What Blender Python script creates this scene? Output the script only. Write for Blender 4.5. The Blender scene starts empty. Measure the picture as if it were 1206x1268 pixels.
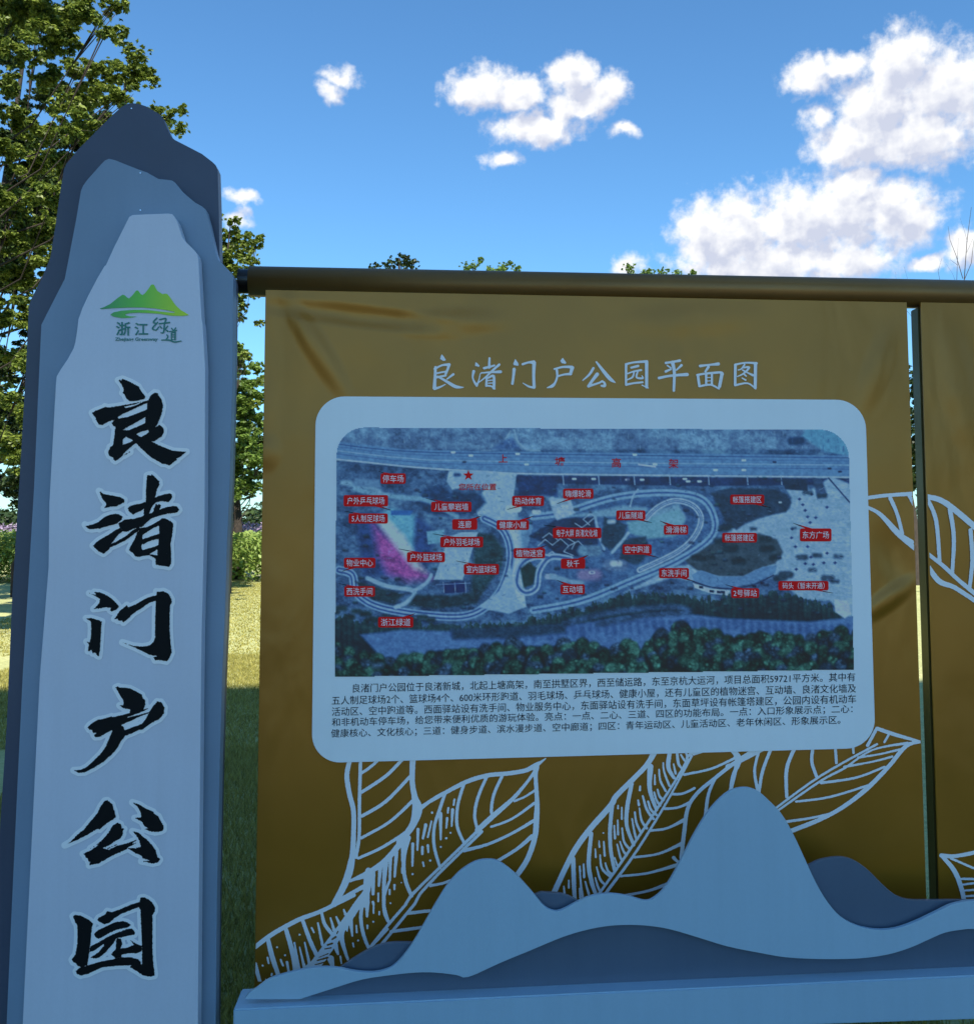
import bpy, bmesh, math, random
import numpy as np
from mathutils import Vector, Matrix

random.seed(7)
rng = np.random.default_rng(7)
R = math.radians
S = bpy.context.scene
COL = S.collection

# ------------------------------------------------------------------ camera
F = 1206.0                      # focal length in photograph pixels
PCX, PCY = 603.0, 565.0         # principal point
CAMP = np.array([0.0, -3.05, 1.55])
YAW, PITCH = R(3.65), R(4.1)
fwd = np.array([math.sin(YAW) * math.cos(PITCH), math.cos(YAW) * math.cos(PITCH), math.sin(PITCH)])
rgt = np.array([math.cos(YAW), -math.sin(YAW), 0.0])
upv = np.cross(rgt, fwd)
cam = bpy.data.cameras.new('camera')
camo = bpy.data.objects.new('camera', cam)
COL.objects.link(camo)
m = Matrix(((rgt[0], upv[0], -fwd[0], CAMP[0]), (rgt[1], upv[1], -fwd[1], CAMP[1]),
            (rgt[2], upv[2], -fwd[2], CAMP[2]), (0, 0, 0, 1)))
camo.matrix_world = m
cam.sensor_fit = 'HORIZONTAL'
cam.sensor_width = 36
cam.lens = 36 * F / 1206
cam.shift_y = (PCY - 634.0) / 1206
cam.clip_start = 0.05
cam.clip_end = 3000
S.camera = camo

# ------------------------------------------------------------------ exposure
S.view_settings.view_transform = 'Standard'
S.view_settings.look = 'None'
S.view_settings.exposure = 0.85
S.view_settings.gamma = 1
S.view_settings.use_curve_mapping = False

# ------------------------------------------------------------------ sun
SUN_EL, SUN_AZ = R(46), R(14)   # behind the viewer, a little to the right
sd = Vector((math.sin(SUN_AZ) * math.cos(SUN_EL), -math.cos(SUN_AZ) * math.cos(SUN_EL), math.sin(SUN_EL)))
sun = bpy.data.lights.new('sun', 'SUN')
sun.energy = 5.0
sun.angle = R(0.53)
sun.color = (1, 0.93, 0.82)
suno = bpy.data.objects.new('sun', sun)
COL.objects.link(suno)
suno.rotation_euler = sd.to_track_quat('Z', 'Y').to_euler()
suno.location = (0, -10, 30)


def ray(px, py):
    return fwd * F + rgt * (px - PCX) - upv * (py - PCY)


def onY(px, py, Y):
    """point of the vertical plane y=Y seen at a photograph pixel"""
    d = ray(px, py)
    return CAMP + d * ((Y - CAMP[1]) / d[1])


def onZ(px, py, Z):
    d = ray(px, py)
    return CAMP + d * ((Z - CAMP[2]) / d[2])


def onYv(P, Y):
    P = np.asarray(P, float)
    d = fwd[None] * F + rgt[None] * (P[:, :1] - PCX) - upv[None] * (P[:, 1:2] - PCY)
    return CAMP[None] + d * ((Y - CAMP[1]) / d[:, 1:2])


# ------------------------------------------------------------------ world: clear sky and fair weather cumulus
W = bpy.data.worlds.new('World')
S.world = W
W.use_nodes = True
SKY_STRENGTH = 0.083
nt = W.node_tree
nt.nodes.clear()


def N(t, kind, **kw):
    n = t.nodes.new(kind)
    for k, v in kw.items():
        setattr(n, k, v)
    return n


def mathn(t, op, a, b=None, c=None, clamp=False):
    n = t.nodes.new('ShaderNodeMath')
    n.operation = op
    n.use_clamp = clamp
    for i, v in enumerate((a, b, c)):
        if v is None:
            continue
        if isinstance(v, (int, float)):
            n.inputs[i].default_value = v
        else:
            t.links.new(v, n.inputs[i])
    return n.outputs[0]


def azel(px, py):
    d = ray(px, py)
    d = d / np.linalg.norm(d)
    return math.atan2(d[0], d[1]), math.asin(d[2])


CLOUDS = [  # centre and half sizes
    (1000, 90, 30, 22), (1046, 80, 30, 20), (1110, 78, 46, 44), (1165, 105, 60, 52), (1092, 128, 62, 46),
    (1062, 172, 62, 36), (1135, 170, 80, 40), (1215, 120, 70, 66), (1012, 142, 18, 16),
    (868, 292, 34, 46), (920, 285, 60, 50), (985, 278, 60, 52), (1048, 262, 58, 54), (1112, 262, 62, 42),
    (950, 325, 120, 30), (1050, 325, 70, 24), (1060, 220, 36, 20),
    (596, 112, 46, 27), (640, 120, 36, 18), (706, 97, 32, 26), (744, 112, 36, 25), (662, 158, 56, 22), (716, 134, 40, 20),
    (772, 165, 17, 9), (620, 197, 20, 9), (424, 91, 20, 10), (414, 112, 14, 15),
    (300, 245, 22, 9), (296, 272, 17, 12), (1145, 326, 26, 11), (1196, 312, 26, 26), (780, 330, 18, 14),
    (1340, 210, 70, 46), (-160, 260, 80, 46)]
g = bpy.data.node_groups.new('cloud density', 'ShaderNodeTree')
g.interface.new_socket('Vector', in_out='INPUT', socket_type='NodeSocketVector')
g.interface.new_socket('Density', in_out='OUTPUT', socket_type='NodeSocketFloat')
g.interface.new_socket('Body', in_out='OUTPUT', socket_type='NodeSocketFloat')
gi = N(g, 'NodeGroupInput')
go = N(g, 'NodeGroupOutput')
# warp
wn = N(g, 'ShaderNodeTexNoise')
wn.inputs['Scale'].default_value = 26
wn.inputs['Detail'].default_value = 5
g.links.new(gi.outputs[0], wn.inputs['Vector'])
sub = N(g, 'ShaderNodeVectorMath', operation='SUBTRACT')
g.links.new(wn.outputs['Color'], sub.inputs[0])
sub.inputs[1].default_value = (0.5, 0.5, 0.5)
sc_ = N(g, 'ShaderNodeVectorMath', operation='SCALE')
g.links.new(sub.outputs[0], sc_.inputs[0])
sc_.inputs['Scale'].default_value = 0.034
ad = N(g, 'ShaderNodeVectorMath', operation='ADD')
g.links.new(gi.outputs[0], ad.inputs[0])
g.links.new(sc_.outputs[0], ad.inputs[1])
acc = None
for (cx, cy, rx, ry) in CLOUDS:
    u0, v0 = azel(cx, cy)
    ua, _ = azel(cx + rx, cy)
    _, va = azel(cx, cy - ry)
    mp = N(g, 'ShaderNodeMapping')
    mp.vector_type = 'POINT'
    sx, sy = 1 / abs(ua - u0), 1 / abs(va - v0)
    mp.inputs['Location'].default_value = (-u0 * sx, -v0 * sy, 0)
    mp.inputs['Scale'].default_value = (sx, sy, 0)
    g.links.new(ad.outputs[0], mp.inputs['Vector'])
    ln = N(g, 'ShaderNodeVectorMath', operation='LENGTH')
    g.links.new(mp.outputs[0], ln.inputs[0])
    q = mathn(g, 'SUBTRACT', 1.0, ln.outputs['Value'])
    w_ = 1.0 if rx > 24 else 0.62
    if w_ != 1.0:
        q = mathn(g, 'MULTIPLY', q, w_)
    acc = q if acc is None else mathn(g, 'SMOOTH_MAX', acc, q, 0.25)
# a thin scatter of clouds over the rest of the dome, away from the clear part in view
fn = N(g, 'ShaderNodeTexNoise')
fn.inputs['Scale'].default_value = 75
fn.inputs['Detail'].default_value = 6
fn.inputs['Roughness'].default_value = 0.58
g.links.new(gi.outputs[0], fn.inputs['Vector'])
det = mathn(g, 'MULTIPLY', mathn(g, 'SUBTRACT', fn.outputs['Fac'], 0.5), 1.3)
f2 = N(g, 'ShaderNodeTexNoise')
f2.inputs['Scale'].default_value = 24
f2.inputs['Detail'].default_value = 3
g.links.new(gi.outputs[0], f2.inputs['Vector'])
det2 = mathn(g, 'MULTIPLY', mathn(g, 'SUBTRACT', f2.outputs['Fac'], 0.5), 0.55)
tot = mathn(g, 'ADD', mathn(g, 'ADD', mathn(g, 'MAXIMUM', acc, -1.0), det), det2)
g.links.new(tot, go.inputs[0])
f3 = N(g, 'ShaderNodeTexNoise')
f3.inputs['Scale'].default_value = 62
f3.inputs['Detail'].default_value = 3
f3.inputs['Roughness'].default_value = 0.5
g.links.new(gi.outputs[0], f3.inputs['Vector'])
det3 = mathn(g, 'MULTIPLY', mathn(g, 'SUBTRACT', f3.outputs['Fac'], 0.5), 1.5)
body = mathn(g, 'ADD', mathn(g, 'ADD', mathn(g, 'MAXIMUM', acc, -1.0), det3), mathn(g, 'MULTIPLY', det2, 2.0))
g.links.new(body, go.inputs[1])

sky = N(nt, 'ShaderNodeTexSky')
sky.sky_type = 'NISHITA'
sky.sun_disc = False
sky.sun_elevation = SUN_EL
sky.sun_rotation = math.atan2(sd.x, sd.y)
sky.air_density = 1.05
sky.dust_density = 0.25
sky.ozone_density = 2.5
tc = N(nt, 'ShaderNodeTexCoord')
sp = N(nt, 'ShaderNodeSeparateXYZ')
nt.links.new(tc.outputs['Generated'], sp.inputs[0])
az = mathn(nt, 'ARCTAN2', sp.outputs['X'], sp.outputs['Y'])
el = mathn(nt, 'ARCSINE', sp.outputs['Z'])
cb = N(nt, 'ShaderNodeCombineXYZ')
nt.links.new(az, cb.inputs[0])
nt.links.new(el, cb.inputs[1])


def dens(off):
    gn = N(nt, 'ShaderNodeGroup')
    gn.node_tree = g
    o = N(nt, 'ShaderNodeVectorMath', operation='ADD')
    nt.links.new(cb.outputs[0], o.inputs[0])
    o.inputs[1].default_value = off
    nt.links.new(o.outputs[0], gn.inputs[0])
    return gn.outputs


d0, e0 = dens((0, 0, 0))
e1 = dens((-0.007, 0.016, 0))[1]
mr = N(nt, 'ShaderNodeMapRange')
mr.interpolation_type = 'SMOOTHSTEP'
nt.links.new(d0, mr.inputs['Value'])
mr.inputs['From Min'].default_value = -0.36
mr.inputs['From Max'].default_value = 0.44
mask = mr.outputs[0]
# relief: lit where the cloud thins towards the sun, grey where it thickens
rel = mathn(nt, 'MULTIPLY_ADD', mathn(nt, 'SUBTRACT', e0, e1), 0.75, 0.50, clamp=True)
thick = mathn(nt, 'MULTIPLY', mathn(nt, 'SUBTRACT', e0, 0.42), 0.75, clamp=True)
rel = mathn(nt, 'SUBTRACT', rel, thick, clamp=True)
cc = N(nt, 'ShaderNodeValToRGB')
nt.links.new(rel, cc.inputs[0])
cc.color_ramp.elements[0].position = 0.15
cc.color_ramp.elements[0].color = (4.3, 4.6, 5.6, 1)
cc.color_ramp.elements[1].position = 0.72
cc.color_ramp.elements[1].color = (7.3, 7.3, 7.3, 1)
tintn = N(nt, 'ShaderNodeMix', data_type='RGBA', blend_type='MULTIPLY')
tintn.inputs[0].default_value = 1
nt.links.new(sky.outputs[0], tintn.inputs[6])
tintn.inputs[7].default_value = (0.665, 1.085, 1.33, 1)
mx = N(nt, 'ShaderNodeMix', data_type='RGBA')
nt.links.new(mask, mx.inputs[0])
nt.links.new(tintn.outputs[2], mx.inputs[6])
nt.links.new(cc.outputs[0], mx.inputs[7])
bg = N(nt, 'ShaderNodeBackground')
bg.inputs['Strength'].default_value = SKY_STRENGTH
nt.links.new(mx.outputs[2], bg.inputs[0])
# the clouds all stand in the northern quarter of the sky: elsewhere the sky is plain and the cloud nodes are skipped
bg0 = N(nt, 'ShaderNodeBackground')
bg0.inputs['Strength'].default_value = SKY_STRENGTH
nt.links.new(tintn.outputs[2], bg0.inputs[0])
inaz = mathn(nt, 'LESS_THAN', mathn(nt, 'ABSOLUTE', az), 0.80)
inel = mathn(nt, 'LESS_THAN', mathn(nt, 'ABSOLUTE', mathn(nt, 'SUBTRACT', el, 0.26)), 0.30)
wm = N(nt, 'ShaderNodeMixShader')
nt.links.new(mathn(nt, 'MULTIPLY', inaz, inel), wm.inputs[0])
nt.links.new(bg0.outputs[0], wm.inputs[1])
nt.links.new(bg.outputs[0], wm.inputs[2])
wo = N(nt, 'ShaderNodeOutputWorld')
nt.links.new(wm.outputs[0], wo.inputs[0])

# ------------------------------------------------------------------ materials


def lin(c):
    return tuple(((x / 255) / 12.92 if x <= 10 else (((x / 255) + 0.055) / 1.055) ** 2.4) for x in c)


LIGHT = (0.225, 0.392, 0.565)     # what a perfectly white sheet sends back under this shade


def alb(c):
    """base colour of a print that reads as c in the open shade here"""
    return tuple(min(0.88, a / b) for a, b in zip(lin(c), LIGHT))


def mat(name, color, rough=0.5, metal=0.0, var=0.0, vscale=8.0, bump=0.0, bscale=20.0, coat=0.0, spec=0.5, dist=0.002):
    M = bpy.data.materials.new(name)
    M.use_nodes = True
    t = M.node_tree
    b = t.nodes['Principled BSDF']
    b.inputs['Roughness'].default_value = rough
    b.inputs['Metallic'].default_value = metal
    b.inputs['Coat Weight'].default_value = coat
    b.inputs['Coat Roughness'].default_value = 0.15
    b.inputs['Specular IOR Level'].default_value = spec
    co = N(t, 'ShaderNodeTexCoord')
    n = N(t, 'ShaderNodeTexNoise')
    n.inputs['Scale'].default_value = vscale
    n.inputs['Detail'].default_value = 6
    t.links.new(co.outputs['Object'], n.inputs['Vector'])
    r = N(t, 'ShaderNodeValToRGB')
    lo = tuple(c * (1 - var) for c in color) + (1,)
    hi = tuple(min(1, c * (1 + var)) for c in color) + (1,)
    r.color_ramp.elements[0].position = 0.3
    r.color_ramp.elements[0].color = lo
    r.color_ramp.elements[1].position = 0.7
    r.color_ramp.elements[1].color = hi
    t.links.new(n.outputs['Fac'], r.inputs[0])
    t.links.new(r.outputs[0], b.inputs['Base Color'])
    if bump:
        n2 = N(t, 'ShaderNodeTexNoise')
        n2.inputs['Scale'].default_value = bscale
        n2.inputs['Detail'].default_value = 2
        t.links.new(co.outputs['Object'], n2.inputs['Vector'])
        bp = N(t, 'ShaderNodeBump')
        bp.inputs['Strength'].default_value = bump
        bp.inputs['Distance'].default_value = dist
        t.links.new(n2.outputs['Fac'], bp.inputs['Height'])
        t.links.new(bp.outputs[0], b.inputs['Normal'])
    return M


def leafmat(name, c1, c2, trans=0.3, rough=0.5):
    M = bpy.data.materials.new(name)
    M.use_nodes = True
    t = M.node_tree
    b = t.nodes['Principled BSDF']
    b.inputs['Roughness'].default_value = rough
    ge = N(t, 'ShaderNodeNewGeometry')
    r = N(t, 'ShaderNodeValToRGB')
    r.color_ramp.elements[0].color = c1 + (1,)
    r.color_ramp.elements[1].color = c2 + (1,)
    t.links.new(ge.outputs['Random Per Island'], r.inputs[0])
    t.links.new(r.outputs[0], b.inputs['Base Color'])
    tr = N(t, 'ShaderNodeBsdfTranslucent')
    t.links.new(r.outputs[0], tr.inputs[0])
    ms = N(t, 'ShaderNodeMixShader')
    ms.inputs[0].default_value = trans
    t.links.new(b.outputs[0], ms.inputs[1])
    t.links.new(tr.outputs[0], ms.inputs[2])
    t.links.new(ms.outputs[0], t.nodes['Material Output'].inputs[0])
    return M


M = {}
M['front_slab'] = mat('pale blue grey painted sheet', alb((103, 136, 170)), 0.42, var=0.03, vscale=3, bump=0.15, bscale=9, coat=0.15)
M['middle_slab'] = mat('steel blue painted sheet', alb((62, 95, 129)), 0.45, var=0.08, vscale=2, bump=0.15, bscale=7, spec=0.3)
M['back_slab'] = mat('dark slate blue painted sheet', alb((34, 51, 75)), 0.45, var=0.14, vscale=2, bump=0.15, bscale=7, spec=0.3)
M['seal'] = mat('black rubber edge', (0.012, 0.013, 0.016), 0.5)
M['ink'] = mat('black ink', (0.006, 0.007, 0.008), 0.6, var=0.1, spec=0.12)
M['halo'] = mat('pale vinyl', alb((145, 183, 220)), 0.4, var=0.02)
M['white_vinyl'] = mat('white vinyl', alb((134, 168, 208)), 0.4, var=0.03)
M['sheet'] = mat('white printed sheet', (0.86, 0.90, 0.90), 0.38, var=0.02, vscale=4, bump=0.1, bscale=5)
M['red'] = mat('red print', alb((140, 10, 14)), 0.5, var=0.03, spec=0.15)
M['darkred'] = mat('dark red print', alb((120, 12, 24)), 0.5, spec=0.15)
M['tagwhite'] = mat('white lettering print', alb((165, 185, 215)), 0.4)
M['green_ink'] = mat('dark green ink', alb((18, 78, 84)), 0.45)
M['text'] = mat('black lettering print', alb((13, 19, 32)), 0.6, spec=0.1)
M['mtn_front'] = mat('light blue painted metal', alb((80, 124, 161)), 0.4, var=0.03, vscale=2, bump=0.2, bscale=4, coat=0.15)
M['mtn_back'] = mat('deep blue painted metal', alb((38, 63, 92)), 0.38, var=0.05, vscale=3, bump=0.2, bscale=4, coat=0.25)
M['base'] = mat('pale blue painted steel', alb((78, 122, 160)), 0.36, var=0.03, vscale=3, bump=0.2, bscale=5, coat=0.2)
M['rail'] = mat('bronze painted tube', (0.24, 0.12, 0.028), 0.3, metal=0.5, var=0.08, vscale=3, coat=0.1)
M['cap'] = mat('black plastic cap', (0.012, 0.01, 0.009), 0.3)
M['post'] = mat('dark bronze post', (0.09, 0.07, 0.02), 0.28, metal=0.4, coat=0.3)
M['screw'] = mat('bright screw head', (0.6, 0.62, 0.65), 0.25, metal=0.9)
M['bark'] = mat('bark', (0.035, 0.026, 0.02), 0.9, var=0.4, vscale=12, bump=0.6, bscale=30, dist=0.01)
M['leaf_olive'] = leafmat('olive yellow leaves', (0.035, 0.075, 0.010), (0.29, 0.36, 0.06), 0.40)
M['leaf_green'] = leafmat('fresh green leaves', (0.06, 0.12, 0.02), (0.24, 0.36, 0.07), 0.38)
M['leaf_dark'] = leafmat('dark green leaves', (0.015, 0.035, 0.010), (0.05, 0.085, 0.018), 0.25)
M['leaf_hedge'] = leafmat('hedge leaves', (0.13, 0.22, 0.04), (0.36, 0.46, 0.11), 0.35)
M['flower'] = leafmat('purple flowers', (0.26, 0.18, 0.30), (0.50, 0.42, 0.52), 0.2)
M['grass'] = leafmat('grass blades', (0.17, 0.155, 0.030), (0.48, 0.44, 0.11), 0.35, 0.6)
M['asphalt'] = mat('asphalt', (0.05, 0.05, 0.052), 0.85, var=0.25, vscale=60, bump=0.5, bscale=250)
M['concrete'] = mat('concrete', (0.30, 0.31, 0.32), 0.8, var=0.12, vscale=1.2, bump=0.3, bscale=15)

# faint rain streaks, dust and duller patches on the painted sheets
for key in ('front_slab', 'middle_slab', 'back_slab', 'mtn_front', 'mtn_back', 'base', 'sheet', 'rail'):
    t = M[key].node_tree
    b = t.nodes['Principled BSDF']
    src = b.inputs['Base Color'].links[0].from_socket
    co = N(t, 'ShaderNodeTexCoord')
    mp_ = N(t, 'ShaderNodeMapping')
    mp_.inputs['Scale'].default_value = (38, 38, 2.2)
    t.links.new(co.outputs['Object'], mp_.inputs[0])
    n = N(t, 'ShaderNodeTexNoise')
    n.inputs['Scale'].default_value = 1
    n.inputs['Detail'].default_value = 6
    t.links.new(mp_.outputs[0], n.inputs['Vector'])
    n4 = N(t, 'ShaderNodeTexNoise')
    n4.inputs['Scale'].default_value = 140
    n4.inputs['Detail'].default_value = 3
    t.links.new(co.outputs['Object'], n4.inputs['Vector'])
    k = 0.09 if key != 'sheet' else 0.05
    st_ = mathn(t, 'MULTIPLY_ADD', n.outputs['Fac'], k, 1 - k / 2)
    sp_ = mathn(t, 'MULTIPLY_ADD', n4.outputs['Fac'], k * 0.8, 1 - k * 0.4)
    f_ = mathn(t, 'MULTIPLY', st_, sp_)
    vm = N(t, 'ShaderNodeVectorMath', operation='SCALE')
    t.links.new(src, vm.inputs[0])
    t.links.new(f_, vm.inputs['Scale'])
    t.links.new(vm.outputs[0], b.inputs['Base Color'])
    t.links.new(mathn(t, 'MULTIPLY_ADD', n.outputs['Fac'], 0.22, 0.30), b.inputs['Roughness'])

# gold panel: dented, satin, brown gold vinyl with a softly uneven print
Mg = bpy.data.materials.new('olive gold sheet')
Mg.use_nodes = True
t = Mg.node_tree
b = t.nodes['Principled BSDF']
co = N(t, 'ShaderNodeTexCoord')
n = N(t, 'ShaderNodeTexNoise')
n.inputs['Scale'].default_value = 2.2
n.inputs['Detail'].default_value = 5
t.links.new(co.outputs['Object'], n.inputs['Vector'])
r = N(t, 'ShaderNodeValToRGB')
r.color_ramp.elements[0].position = 0.35
r.color_ramp.elements[0].color = (0.315, 0.137, 0.009, 1)
r.color_ramp.elements[1].position = 0.7
r.color_ramp.elements[1].color = (0.37, 0.158, 0.011, 1)
t.links.new(n.outputs['Fac'], r.inputs[0])
t.links.new(r.outputs[0], b.inputs['Base Color'])
b.inputs['Metallic'].default_value = 0.30
b.inputs['Roughness'].default_value = 0.31
b.inputs['Specular IOR Level'].default_value = 0.5
b.inputs['Coat Weight'].default_value = 0.0
b.inputs['Coat Roughness'].default_value = 0.22
mpn = N(t, 'ShaderNodeMapping')
mpn.inputs['Scale'].default_value = (1.0, 1.0, 0.55)
t.links.new(co.outputs['Object'], mpn.inputs[0])
n2 = N(t, 'ShaderNodeTexNoise')
n2.inputs['Scale'].default_value = 3.6
n2.inputs['Detail'].default_value = 2.5
n2.inputs['Distortion'].default_value = 0.5
t.links.new(mpn.outputs[0], n2.inputs['Vector'])
n3 = N(t, 'ShaderNodeTexNoise')
n3.inputs['Scale'].default_value = 60
t.links.new(co.outputs['Object'], n3.inputs['Vector'])
dent = None
for (px, py, lx, lz, ang, hgt) in ((392, 430, 0.17, 0.035, -58, 1.0), (350, 440, 0.05, 0.25, 0, -0.5), (450, 392, 0.30, 0.03, -6, -0.7), (560, 400, 0.16, 0.04, 4, 0.6),
                                   (1100, 742, 0.10, 0.03, 35, 1.0), (1108, 690, 0.05, 0.10, 20, -0.7), (1085, 460, 0.12, 0.04, 70, 0.7), (1190, 480, 0.06, 0.2, 10, 0.8), (860, 395, 0.2, 0.05, 3, 0.4), (330, 560, 0.04, 0.05, 0, 0.6)):
    c0 = onY(px, py, 0)
    vs_ = N(t, 'ShaderNodeVectorMath', operation='SUBTRACT')
    t.links.new(co.outputs['Object'], vs_.inputs[0])
    vs_.inputs[1].default_value = (c0[0], 0.05, c0[2])
    vr = N(t, 'ShaderNodeVectorRotate', rotation_type='Y_AXIS')
    vr.inputs['Angle'].default_value = R(ang)
    t.links.new(vs_.outputs[0], vr.inputs['Vector'])
    vm = N(t, 'ShaderNodeVectorMath', operation='MULTIPLY')
    t.links.new(vr.outputs[0], vm.inputs[0])
    vm.inputs[1].default_value = (1 / lx, 0, 1 / lz)
    vl = N(t, 'ShaderNodeVectorMath', operation='LENGTH')
    t.links.new(vm.outputs[0], vl.inputs[0])
    ms_ = N(t, 'ShaderNodeMapRange', interpolation_type='SMOOTHERSTEP')
    t.links.new(vl.outputs['Value'], ms_.inputs['Value'])
    ms_.inputs['From Min'].default_value = 0.0
    ms_.inputs['From Max'].default_value = 1.6
    ms_.inputs['To Min'].default_value = hgt
    ms_.inputs['To Max'].default_value = 0.0
    dent = ms_.outputs[0] if dent is None else mathn(t, 'ADD', dent, ms_.outputs[0])
bd = N(t, 'ShaderNodeBump')
bd.inputs['Strength'].default_value = 1.0
bd.inputs['Distance'].default_value = 0.0085
t.links.new(dent, bd.inputs['Height'])
bp = N(t, 'ShaderNodeBump')
t.links.new(bd.outputs[0], bp.inputs['Normal'])
bp.inputs['Strength'].default_value = 0.8
bp.inputs['Distance'].default_value = 0.016
t.links.new(n2.outputs['Fac'], bp.inputs['Height'])
bp2 = N(t, 'ShaderNodeBump')
bp2.inputs['Strength'].default_value = 0.12
bp2.inputs['Distance'].default_value = 0.001
t.links.new(n3.outputs['Fac'], bp2.inputs['Height'])
t.links.new(bp.outputs[0], bp2.inputs['Normal'])
t.links.new(bp2.outputs[0], b.inputs['Normal'])
M['gold'] = Mg

# green emblem ink: teal to yellow green from left to right
Me = bpy.data.materials.new('green emblem ink')
Me.use_nodes = True
t = Me.node_tree
b = t.nodes['Principled BSDF']
b.inputs['Roughness'].default_value = 0.4
co = N(t, 'ShaderNodeTexCoord')
s_ = N(t, 'ShaderNodeSeparateXYZ')
t.links.new(co.outputs['Generated'], s_.inputs[0])
r = N(t, 'ShaderNodeValToRGB')
r.color_ramp.elements[0].color = alb((22, 95, 70)) + (1,)
r.color_ramp.elements[1].color = alb((100, 150, 8)) + (1,)
e = r.color_ramp.elements.new(0.45)
e.color = alb((52, 132, 45)) + (1,)
t.links.new(s_.outputs[0], r.inputs[0])
t.links.new(r.outputs[0], b.inputs['Base Color'])
M['emblem'] = Me

# lawn ground
Ml = bpy.data.materials.new('lawn')
Ml.use_nodes = True
t = Ml.node_tree
b = t.nodes['Principled BSDF']
b.inputs['Roughness'].default_value = 0.9
b.inputs['Specular IOR Level'].default_value = 0.1
co = N(t, 'ShaderNodeTexCoord')
n = N(t, 'ShaderNodeTexNoise')
n.inputs['Scale'].default_value = 1.4
n.inputs['Detail'].default_value = 8
n.inputs['Roughness'].default_value = 0.7
t.links.new(co.outputs['Object'], n.inputs['Vector'])
r = N(t, 'ShaderNodeValToRGB')
r.color_ramp.elements[0].position = 0.35
r.color_ramp.elements[0].color = (0.38, 0.40, 0.14, 1)
r.color_ramp.elements[1].position = 0.68
r.color_ramp.elements[1].color = (0.50, 0.50, 0.20, 1)
t.links.new(n.outputs['Fac'], r.inputs[0])
n2 = N(t, 'ShaderNodeTexNoise')
n2.inputs['Scale'].default_value = 22
n2.inputs['Detail'].default_value = 6
t.links.new(co.outputs['Object'], n2.inputs['Vector'])
mm = N(t, 'ShaderNodeMix', data_type='RGBA', blend_type='OVERLAY')
mm.inputs[0].default_value = 0.35
t.links.new(r.outputs[0], mm.inputs[6])
t.links.new(n2.outputs['Fac'], mm.inputs[7])
hs = N(t, 'ShaderNodeHueSaturation')
hs.inputs['Saturation'].default_value = 0.9
t.links.new(mm.outputs[2], hs.inputs['Color'])
t.links.new(hs.outputs[0], b.inputs['Base Color'])
bp = N(t, 'ShaderNodeBump')
bp.inputs['Strength'].default_value = 1
bp.inputs['Distance'].default_value = 0.03
t.links.new(n2.outputs['Fac'], bp.inputs['Height'])
t.links.new(bp.outputs[0], b.inputs['Normal'])
M['lawn'] = Ml

# ------------------------------------------------------------------ object helpers


def root_loc(o):
    while o.parent:
        o = o.parent
    return np.array(o.location)


def mesh_from(name, V, Fc, materials):
    me = bpy.data.meshes.new(name)
    V = np.asarray(V, float)
    me.from_pydata(V.tolist(), [], [list(f) for f in Fc])
    for m_ in materials:
        me.materials.append(m_)
    me.update()
    return me


def fast_mesh(name, V, nper, materials):
    """V: (n*nper,3) separate polygons of nper corners"""
    me = bpy.data.meshes.new(name)
    nv = len(V)
    nf = nv // nper
    me.vertices.add(nv)
    me.vertices.foreach_set('co', np.asarray(V, np.float32).ravel())
    me.loops.add(nv)
    me.loops.foreach_set('vertex_index', np.arange(nv, dtype=np.int32))
    me.polygons.add(nf)
    me.polygons.foreach_set('loop_start', np.arange(0, nv, nper, dtype=np.int32))
    me.polygons.foreach_set('loop_total', np.full(nf, nper, dtype=np.int32))
    for m_ in materials:
        me.materials.append(m_)
    me.update(calc_edges=True)
    me.validate()
    return me


def link(name, me, parent=None):
    o = bpy.data.objects.new(name, me)
    COL.objects.link(o)
    if parent is not None:
        o.parent = parent
    return o


def part(name, V, Fc, ms, parent=None, smooth=False):
    V = np.asarray(V, float)
    if parent is not None:
        V = V - root_loc(parent)
    if not isinstance(ms, (list, tuple)):
        ms = [ms]
    me = mesh_from(name, V, Fc, ms)
    if smooth:
        me.shade_smooth()
    return link(name, me, parent)


def tag(o, label=None, cat=None, group=None, kind=None):
    if label:
        o['label'] = label
    if cat:
        o['category'] = cat
    if group:
        o['group'] = group
    if kind:
        o['kind'] = kind
    return o


def thing(name, loc, label, cat, group=None):
    o = bpy.data.objects.new(name, None)
    o.empty_display_size = 0.2
    o.location = loc
    COL.objects.link(o)
    return tag(o, label, cat, group)


def slab(name, P, Y, thick, material, parent, bevel=0.0015):
    """solid plate: photograph contour on its front face at y=Y, extruded backwards"""
    V = onYv(P, Y) - root_loc(parent)
    bm = bmesh.new()
    vs = [bm.verts.new(v) for v in V]
    f = bm.faces.new(vs)
    f.normal_update()
    if f.normal.y > 0:
        f.normal_flip()
    front = [e for e in f.edges]
    ex = bmesh.ops.extrude_face_region(bm, geom=[f], use_keep_orig=True)
    nv = [x for x in ex['geom'] if isinstance(x, bmesh.types.BMVert)]
    bmesh.ops.translate(bm, vec=(0, thick, 0), verts=nv)
    bmesh.ops.recalc_face_normals(bm, faces=bm.faces)
    fe = [e for e in bm.edges if all(abs(v.co.y + root_loc(parent)[1] - Y) < 1e-5 for v in e.verts)]
    if bevel:
        bmesh.ops.bevel(bm, geom=fe, offset=bevel, segments=2, affect='EDGES', profile=0.6)
    me = bpy.data.meshes.new(name)
    bm.to_mesh(me)
    bm.free()
    me.materials.append(material)
    return link(name, me, parent)


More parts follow.
